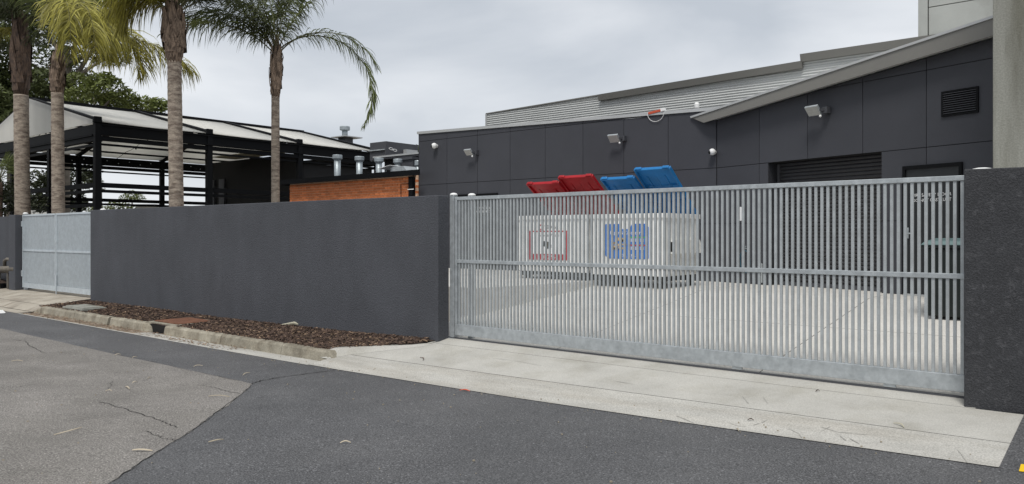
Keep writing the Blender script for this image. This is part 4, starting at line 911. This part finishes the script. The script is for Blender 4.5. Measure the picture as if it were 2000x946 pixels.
def palm(label, base, top_low, top_high, r0, r1, rboot, fronds, boot='boot', rings=34, fm='frond'):
    t = thing('palm_tree', label, 'palm', base, 'palms behind the charcoal wall')
    base, a, b = Vector(base), Vector(top_low), Vector(top_high)
    part('trunk', trunk_mb(base, a, r0, r1, rings), 'trunk', t, smooth=True)
    core = MB(); core.tube([a-Z*.1, a.lerp(b, .25), a.lerp(b, .6), b, b+Z*.35], [r1*.95, rboot*.86, rboot*.8, rboot*.5, rboot*.2], 14); part('crown_shaft', core, boot, t, smooth=True)
    mb = MB(); H = (b-a).length; nb_ = 26                                  # old leaf bases clasping the trunk
    for k in range(nb_):
        tt = k/nb_; an = k*2.4+random.uniform(-.3, .3); q = a.lerp(b, tt*.85); o = Vector((math.cos(an), math.sin(an), 0)); sd = Vector((-o.y, o.x, 0))
        r = lerp(r1*.95, rboot, min(1, tt*4))*(1 if tt < .55 else lerp(1, .62, (tt-.55)/.45)); hh = H*random.uniform(.28, .42); w0 = r*random.uniform(.55, .85)
        vs = []; 
        for j in range(5):
            jt = j/4; c = q+Z*(hh*jt-.03)+o*(r*(.9+.16*math.sin(jt*2.2))+(.05*jt*jt if random.random() < .4 else 0)); wj = w0*(1-.72*jt)
            vs += [c-sd*wj-o*.05*r, c+o*.06*r, c+sd*wj-o*.05*r]
        mb.add(vs, [(3*j+i_, 3*j+i_+1, 3*j+3+i_+1, 3*j+3+i_) for j in range(4) for i_ in range(2)])
    part('leaf_base', mb, boot, t, kind='stuff')
    for f in fronds:
        f = dict(f); m_ = f.pop('m', fm); up = f.pop('up', .8); p0 = a.lerp(b, up); L_, R_ = MB(), MB(); az, el, ln, dr = f.pop('g'); frond_mesh(L_, R_, p0, az, el, ln, dr, **f)
        st = part('frond', R_, 'rachis', t); part('leaflets', L_, m_, st, kind='stuff')
    return t
def pt(px, py, D): return at_d(px, py, D)
random.seed(21)
# fourth palm: in front of the pavilion's far end
D4 = 22.5; b4 = pt(538, 420, D4); b4.z = 0
palm('slimmest palm, rightmost of the row, with one long frond arching right', b4, pt(538, 190, D4), pt(541, 92, D4), .125, .115, .175,
     [dict(g=(2, 50, 4.9, 172), lmax=.62, nleaf=105, curl=.9, m='frond', up=.9), dict(g=(356, 58, 3.7, 125), lmax=.6, nleaf=85, curl=.9), dict(g=(20, 78, 3.4, 60), lmax=.6),
      dict(g=(180, 52, 3.7, 82), m='frond', lmax=.75, nleaf=85), dict(g=(172, 64, 3.9, 92), m='frond_d', lmax=.8, nleaf=95), dict(g=(205, 72, 3.2, 90), m='frond_d', lmax=.75, nleaf=90),
      dict(g=(160, 66, 3.6, 85), m='frond_d', lmax=.8, nleaf=85), dict(g=(140, 74, 3.6, 70), m='frond_d'), dict(g=(255, 80, 3.2, 85)), dict(g=(90, 78, 3.4, 60), m='frond_d'),
      dict(g=(290, 82, 3.2, 70)), dict(g=(190, 80, 3.6, 60), m='frond_d'), dict(g=(120, 80, 3.6, 50), m='frond_d')])
# third palm: the stoutest of the near pair
D3 = 19.8; b3 = pt(347, 420, D3); b3.z = 0
palm('thick ringed palm directly above the middle of the charcoal wall', b3, pt(340.5, 121, D3), pt(340, 8, D3), .185, .165, .275,
     [dict(g=(2, 62, 2.9, 95), m='frond_d', lmax=.62), dict(g=(350, 48, 3.1, 62), m='frond_d', lmax=.62), dict(g=(12, 40, 3.2, 50), m='frond_d', lmax=.6), dict(g=(335, 62, 2.8, 90), m='frond_d'),
      dict(g=(182, 68, 1.9, 165), m='frond_y', lmax=.8, up=.75, nleaf=110), dict(g=(196, 74, 1.8, 165), m='frond_y', lmax=.8, up=.85, nleaf=110), dict(g=(172, 66, 2.3, 130), m='frond_y'), dict(g=(215, 70, 2.0, 140), m='frond_y'),
      dict(g=(240, 75, 2.6, 90)), dict(g=(60, 70, 3, 80), m='frond_d'), dict(g=(120, 70, 3, 80), m='frond_d'), dict(g=(300, 75, 2.8, 85)), dict(g=(90, 80, 3.2, 60), m='frond_d'), dict(g=(20, 78, 3, 70), m='frond_d')], rings=36)
# second palm: yellow green drooping crown
D2 = 24.8; b2 = pt(115, 425, D2); b2.z = 0
palm('palm with drooping yellow green fronds in front of the canvas gable', b2, pt(112, 182, D2), pt(113, 108, D2), .20, .175, .22,
     [dict(g=(306, 86, 5.2, 182), m='frond_y', lmax=1.05, nleaf=150, hang=.8, up=.95, curl=.9), dict(g=(325, 84, 4.8, 180), m='frond_y', lmax=1.05, nleaf=150, hang=.8, up=.95, curl=.9), dict(g=(316, 86, 5.6, 186), m='frond_y', lmax=1.0, nleaf=140, hang=.8, up=.95, curl=.9),
      dict(g=(350, 80, 4.4, 172), m='frond_y', lmax=1.15, nleaf=130, up=.95, hang=.55, curl=.85), dict(g=(0, 46, 4.9, 92), m='frond_y', lmax=1.25, nleaf=150, hang=1.0, up=.95, curl=.75), dict(g=(4, 50, 4.5, 94), m='frond_y', lmax=1.1, nleaf=120, hang=1.0, up=.95, curl=.75),
      dict(g=(150, 80, 4.6, 70)), dict(g=(30, 80, 4.6, 70)), dict(g=(90, 82, 4.6, 60)), dict(g=(60, 85, 4.6, 60), m='frond_y')], rings=38)
# first palm: leftmost, dark crown
D1 = 26.8; b1 = pt(46, 425, D1); b1.z = 0
palm('leftmost palm with a dark shaggy crown beside the gate leaves', b1, pt(41, 186, D1), pt(40, 40, D1), .25, .225, .30,
     [dict(g=(180, 62, 3.4, 60), m='frond_d', lmax=.9), dict(g=(195, 70, 3.4, 60), m='frond_d', lmax=.9), dict(g=(235, 82, 3.6, 60), m='frond_d'), dict(g=(270, 84, 3.6, 60), m='frond_d'), dict(g=(310, 80, 3.6, 55), m='frond_d'),
      dict(g=(350, 62, 3.6, 45), m='frond_d', lmax=.9), dict(g=(10, 66, 3.4, 50), m='frond_d', lmax=.9), dict(g=(160, 66, 3.2, 60), m='frond_d'), dict(g=(120, 70, 3.2, 50), m='frond_d'), dict(g=(60, 72, 3.2, 50), m='frond_d'), dict(g=(172, 50, 1.5, 130), m='frond_y', lmax=.5), dict(g=(190, 30, 1.9, 60), m='frond_d', up=.6, lmax=.6), dict(g=(350, 45, 1.7, 40), m='frond_d', up=.6, lmax=.5)], boot='boot_dark', rings=40)

# ------------------------------------------------------------------ trees and shrubs
def leaves(mb, c, r, n, size, flat=.75, droop=.3):
    c = Vector(c)
    for _ in range(n):
        while True:
            p = Vector((random.uniform(-1, 1), random.uniform(-1, 1), random.uniform(-1, 1)))
            if .12 < p.length < 1: break
        p = p*(p.length**-.35); q = c+Vector((p.x*r, p.y*r, p.z*r*flat)); a = random.uniform(0, math.tau); s = size*random.uniform(.6, 1.3)
        d = Vector((math.cos(a), math.sin(a), random.uniform(-.9, .5)-droop)).normalized(); sd = d.cross(Vector((random.uniform(-1, 1), random.uniform(-1, 1), 1))).normalized(); w_ = s*random.uniform(.28, .48)
        mb.add([q-d*s*.5, q+sd*w_*.5, q+d*s*.5, q-sd*w_*.5], [(0, 1, 2, 3)])
def tree(name, label, base, limbs, clumps, n, size, ml, r_tr, cat='tree', group=None, flat=.75):
    t = thing(name, label, cat, base, group); base = Vector(base); tr = MB()
    top = Vector(limbs[0]); m_ = base.lerp(top, .5)+Vector((random.uniform(-.3, .3), 0, 0)); tr.tube([base, m_, top], [r_tr, r_tr*.75, r_tr*.45], 10)
    part('trunk', tr, 'bark', t, smooth=True)
    for l in limbs[1:]:
        l = Vector(l); s_ = base.lerp(top, random.uniform(.78, .97)); mid = s_.lerp(l, .5)+Z*random.uniform(0, .5); part('limb', MB().tube([s_, mid, l], [r_tr*.4, r_tr*.25, r_tr*.08], 7), 'bark', t, smooth=True)
    cr = MB()
    for c, r in clumps: leaves(cr, c, r, int(n*r*r), size, flat)
    part('crown', cr, ml, t); return t
def px_clumps(D, spec, jit=1.5):
    o = []
    for x, y, rp in spec: o.append((at_d(x, y, D+random.uniform(-jit, jit)), rp*D/FPX))
    return o
random.seed(33)
sp_ = [(175, -40, 50), (220, -20, 45), (130, -30, 60), (60, -20, 60), (0, -10, 60), (212, 55, 38), (190, 45, 34), (238, 80, 26), (232, 112, 24), (200, 110, 26), (215, 100, 22), (178, 75, 30), (150, 60, 36), (135, 110, 30), (160, 150, 26), (90, 60, 45), (70, 120, 45), (20, 60, 50), (10, 120, 45), (-30, 80, 60), (-40, 0, 60), (150, 10, 45), (205, 15, 35), (75, 20, 45), (228, 40, 24)]
tb_ = at_d(120, 480, 48); tb_.z = -.9
tree('gum_tree', 'tall dark green gum tree rising behind the left palms', tb_, [at_d(130, 90, 48)]+[at_d(x, y, 48) for x, y in ((205, 90), (225, 55), (160, 40), (60, 60), (20, 100), (215, 110))], px_clumps(48, sp_, 2.5), 400, .34, 'leaf', .45)
sp_ = [(150, 165, 32), (190, 180, 34), (130, 200, 30), (215, 172, 30), (180, 205, 30), (222, 200, 26), (245, 195, 28), (262, 206, 24), (285, 205, 22), (305, 208, 22), (316, 205, 18), (160, 190, 30), (208, 155, 18), (195, 160, 22), (120, 175, 24), (235, 208, 24), (140, 215, 24)]
tb_ = at_d(190, 480, 44); tb_.z = -.9
tree('broadleaf_tree', 'lower bright green bushy tree showing above the canvas roof', tb_, [at_d(190, 230, 44)]+[at_d(x, y, 44) for x, y in ((150, 190), (220, 190), (280, 212), (180, 180))], px_clumps(44, sp_, 2), 560, .32, 'leaf_l', .28)
sp_ = [(70, 190, 45), (30, 210, 45), (0, 180, 50), (-40, 200, 60), (90, 160, 36), (10, 250, 45), (-30, 260, 60), (60, 170, 34), (30, 150, 40), (80, 220, 30), (105, 200, 30), (40, 240, 36)]
tb_ = at_d(20, 480, 46); tb_.z = -.9
tree('dark_tree', 'dense dark tree low behind the two left palms', tb_, [at_d(20, 230, 46)]+[at_d(x, y, 46) for x, y in ((70, 190), (-20, 200))], px_clumps(46, sp_, 2), 760, .33, 'leaf', .35)
# shrubs between pavilion and wall at left
sp_ = [(0, 390, 40), (25, 400, 28), (-30, 370, 50), (15, 375, 30), (60, 400, 24), (75, 395, 22)]
tb_ = at_d(10, 480, 28.5); tb_.z = -.4
tree('dark_shrub', 'dark leafy shrub low behind the wall at far left', tb_, [at_d(10, 410, 28.5)], px_clumps(28.5, sp_, .5), 900, .16, 'leaf_d', .08, 'shrub')
sp_ = [(85, 372, 26), (65, 350, 22), (110, 350, 30), (140, 385, 25), (85, 395, 28), (165, 350, 26), (180, 330, 20), (150, 400, 20), (120, 330, 25)]
tb_ = at_d(110, 480, 58); tb_.z = -.9
tree('dark_back_tree', 'dark tree seen through the left side of the pavilion', tb_, [at_d(110, 360, 58)]+[at_d(x, y, 58) for x, y in ((85, 350), (165, 350))], px_clumps(58, sp_, 1), 380, .40, 'leaf_d', .3)  # crown uses the dark leaf colour
# small fan palm at the left border
fp = at_d(-2, 345, 28); t = thing('fan_palm', 'small spiky fan palm at the left edge in front of the pavilion', 'palm', (fp.x, fp.y, -.3))
part('trunk', MB().tube([(fp.x, fp.y, -.3), fp-Z*.2], [.14, .12], 9), 'boot_dark', t, smooth=True)
for k in range(15):
    az = k*137.5; el = random.uniform(5, 80); d = (RGT*math.cos(R(az))+FWD*math.sin(R(az)))*math.cos(R(el))+Z*math.sin(R(el)); c = fp+d*random.uniform(.45, .65); mb = MB(); sd = d.cross(Z).normalized(); up = sd.cross(d)
    for j in range(23):
        a = R(-105+j*9.5); bd = (d*math.cos(a)+sd*math.sin(a)-up*.12).normalized(); l = random.uniform(.5, .68); wv = bd.cross(up).normalized()*.018; q1 = c+bd*l*.6; q2 = c+bd*l-Z*.1*random.random()
        mb.add([c, q1+wv, q2, q1-wv], [(0, 1, 2, 3)])
    st = part('leaf_stalk', MB().tube([fp-Z*.15, c], .012, 5), 'rachis', t); part('fan_leaf', mb, 'frond', st)
# far things seen through the pavilion
for x, y, D, sp2, lab, ml, nm in ((258, 385, 90, [(258, 384, 16), (245, 388, 12), (272, 387, 12)], 'rounded far green tree crown between the pavilion rails', 'leaf_l', 'far_tree'),
                              (232, 405, 62, [(205, 408, 14), (225, 404, 16), (245, 405, 13), (258, 410, 10), (180, 408, 14)], 'bright green hedge shrub low behind the pavilion', 'leaf_l', 'hedge_shrub'),
                              (183, 352, 75, [(178, 350, 13), (190, 356, 12), (172, 358, 12), (196, 366, 10)], 'thin olive tree far behind the pavilion corner', 'leaf', 'far_tree'),
                              (130, 400, 66, [(125, 402, 14), (140, 396, 15), (155, 405, 14), (112, 408, 12)], 'low olive bush far behind the small gate', 'leaf', 'far_shrub'),
                              (810, 292, 34, [(808, 293, 9), (816, 290, 9), (812, 297, 9)], 'tuft of spiky foliage above the dark annexe roof', 'leaf', 'roof_side_tree')):
    tb_ = at_d(x, 480, D); tb_.z = -.9; tree(nm, lab, tb_, [at_d(x, y, D)], px_clumps(D, sp2, .6), 420 if D > 40 else 700, .3 if D > 40 else .2, ml, .15, 'tree' if 'tree' in nm else 'shrub')
for x0, x1, y, D, lab in ((265, 300, 404, 80, 'pale flat roofed far building behind the pavilion'), (40, 95, 398, 85, 'pale far building glimpsed between the left palms')):
    a, b = at_d(x0, y, D), at_d(x1, y, D); t = thing('far_building', lab, 'building', ((a.x+b.x)/2, (a.y+b.y)/2, -.9)); ex = (b-a).normalized(); ey = Vector((-ex.y, ex.x, 0)); wd = (b-a).length
    part('wall', MB().obox((a.x, a.y, 0), ex, ey, Z, (0, wd), (0, 6), (-.9, a.z)), 'far', t); part('roof', MB().obox((a.x, a.y, 0), ex, ey, Z, (-.3, wd+.3), (-.3, 6.3), (a.z+.001, a.z+.25)), 'dark', t)

# ------------------------------------------------------------------ litter on the road
def leaf_litter(x0, y0, x1, y1, wd, bend, label, zf=z_road, m='dryleaf', grp='dry leaves on the road'):
    a, b = at_ground(x0, y0, zf), at_ground(x1, y1, zf); a.z = zf(a.x, a.y); b.z = zf(b.x, b.y); d = b-a; sd = Vector((-d.y, d.x, 0)).normalized(); mb = MB(); vs = []; n = 8
    for i in range(n+1):
        t_ = i/n; q = a.lerp(b, t_)+sd*bend*math.sin(math.pi*t_)+Z*(.012+.014*math.sin(math.pi*t_)); h = wd*.36*math.sin(math.pi*(t_*.94+.03))**.7/2; vs += [q-sd*h, q+sd*h+Z*.004, q-sd*h-Z*.004, q+sd*h]
    fs = []
    for i in range(n):
        o = 4*i; fs += [(o, o+4, o+5, o+1), (o+2, o+3, o+7, o+6), (o, o+2, o+6, o+4), (o+1, o+5, o+7, o+3)]
    fs += [(0, 1, 3, 2), (4*n, 4*n+2, 4*n+3, 4*n+1)]
    return single('dry_leaf', mb.add(vs, fs), m, label, 'leaf', tuple((a+b)/2), grp)
leaf_litter(258, 882, 298, 883, .045, -.02, 'largest pale dry leaf on the old asphalt by its cut edge')
leaf_litter(407, 866, 437, 861, .028, -.03, 'curved pale leaf on dark asphalt just right of the cut edge')
leaf_litter(105, 852, 160, 837, .02, -.05, 'long thin twig like leaf on the old asphalt at lower left')
leaf_litter(664, 868, 685, 867, .03, .01, 'tan dry leaf on the dark asphalt at lower centre')
leaf_litter(22, 707, 45, 707, .025, .0, 'pale straight leaf on the old asphalt near the left edge')
leaf_litter(224, 695, 236, 694, .025, .0, 'pinkish leaf on the edge of the old asphalt', m='dryleaf'); leaf_litter(258, 701, 268, 699, .03, .01, 'white leaf lying on the seam of the old asphalt')
leaf_litter(258, 750, 268, 748, .03, .0, 'short pale leaf in the middle of the old asphalt'); leaf_litter(245, 757, 253, 762, .04, .0, 'small white scrap of leaf in the middle of the old asphalt')
leaf_litter(288, 742, 296, 739, .03, .0, 'short bright leaf in the right half of the old asphalt'); leaf_litter(407, 776, 448, 777, .018, .0, 'thin dry twig on the old asphalt near its corner'); leaf_litter(206, 766, 219, 766, .02, .01, 'dark tan leaf beside a hairline crack')
leaf_litter(474, 735, 488, 730, .025, .01, 'pale leaf on the dark strip above the old asphalt corner'); leaf_litter(378, 718, 396, 716, .025, .02, 'curled tan leaf on the dark strip by the gutter')
leaf_litter(898, 764, 918, 766, .05, .0, 'reddish scrap at the edge of the driveway gutter', m='orange', grp='scraps by the gutter')
leaf_litter(1438, 840, 1443, 845, .03, .0, 'white scrap on the asphalt beside the driveway', grp='scraps by the gutter')
leaf_litter(1745, 829, 1766, 838, .035, .02, 'yellow tan curved leaf on the concrete driveway', z_drive, 'cream', 'leaves on the driveway'); leaf_litter(820, 700, 826, 706, .03, .03, 'small curled dark leaf on the driveway near the long wall', z_drive, 'chip', 'leaves on the driveway')
leaf_litter(1460, 823, 1472, 823, .03, .0, 'dark leaf on the driveway apron', z_drive, 'soil', 'leaves on the driveway'); leaf_litter(1593, 767, 1601, 766, .035, .0, 'dark curled leaf on the driveway below the gate', z_drive, 'soil', 'leaves on the driveway')
a = at_ground(548, 637, lambda u, v: z_mulch(u, v)); b = at_ground(603, 640, lambda u, v: z_mulch(u, v)); single('fallen_palm_sheath', MB().tube([a+Z*.02, a.lerp(b, .5)+Z*.07, b+Z*.02], [.01, .03, .01], 6), 'cream', 'long pale strip of bark lying on the dark mulch', 'bark strip', tuple(a))
random.seed(77)
grit = MB()
for _ in range(420):
    u, v = random.uniform(-22, 1), random.uniform(1.2, 6.9); s = random.uniform(.004, .012)
    if random.random() < .4: u, v = random.uniform(-22, -1), random.uniform(6.8, 7.3)
    z = z_road(u, v)+.004; a = random.uniform(0, 6.28); dx_, dy_ = math.cos(a)*s, math.sin(a)*s; grit.hexa([(u-dx_, v-dy_, z), (u+dy_*.6, v-dx_*.6, z), (u+dx_, v+dy_, z), (u-dy_*.6, v+dx_*.6, z), (u-dx_, v-dy_, z+s), (u+dy_*.6, v-dx_*.6, z+s), (u+dx_, v+dy_, z+s), (u-dy_*.6, v+dx_*.6, z+s)])
single('road_grit', grit, 'dryleaf', None, None, kind='stuff')
gl = MB()
for _ in range(700):
    u = random.uniform(-21.5, -12); v = random.uniform(7.02, 7.38); s = random.uniform(.015, .05); z = z_edge(u)+.004; a = random.uniform(0, 6.28); d = Vector((math.cos(a), math.sin(a), random.uniform(-.1, .3)))*s; sd = Vector((-d.y, d.x, 0))*.22; p = Vector((u, v, z+.006))
    gl.add([p-d, p+sd, p+d+Z*.004, p-sd, p-Z*.006], [(0, 1, 2, 3), (0, 4, 1), (1, 4, 2), (2, 4, 3), (3, 4, 0)])
single('gutter_litter', gl, 'chip_pale', None, None, kind='stuff')
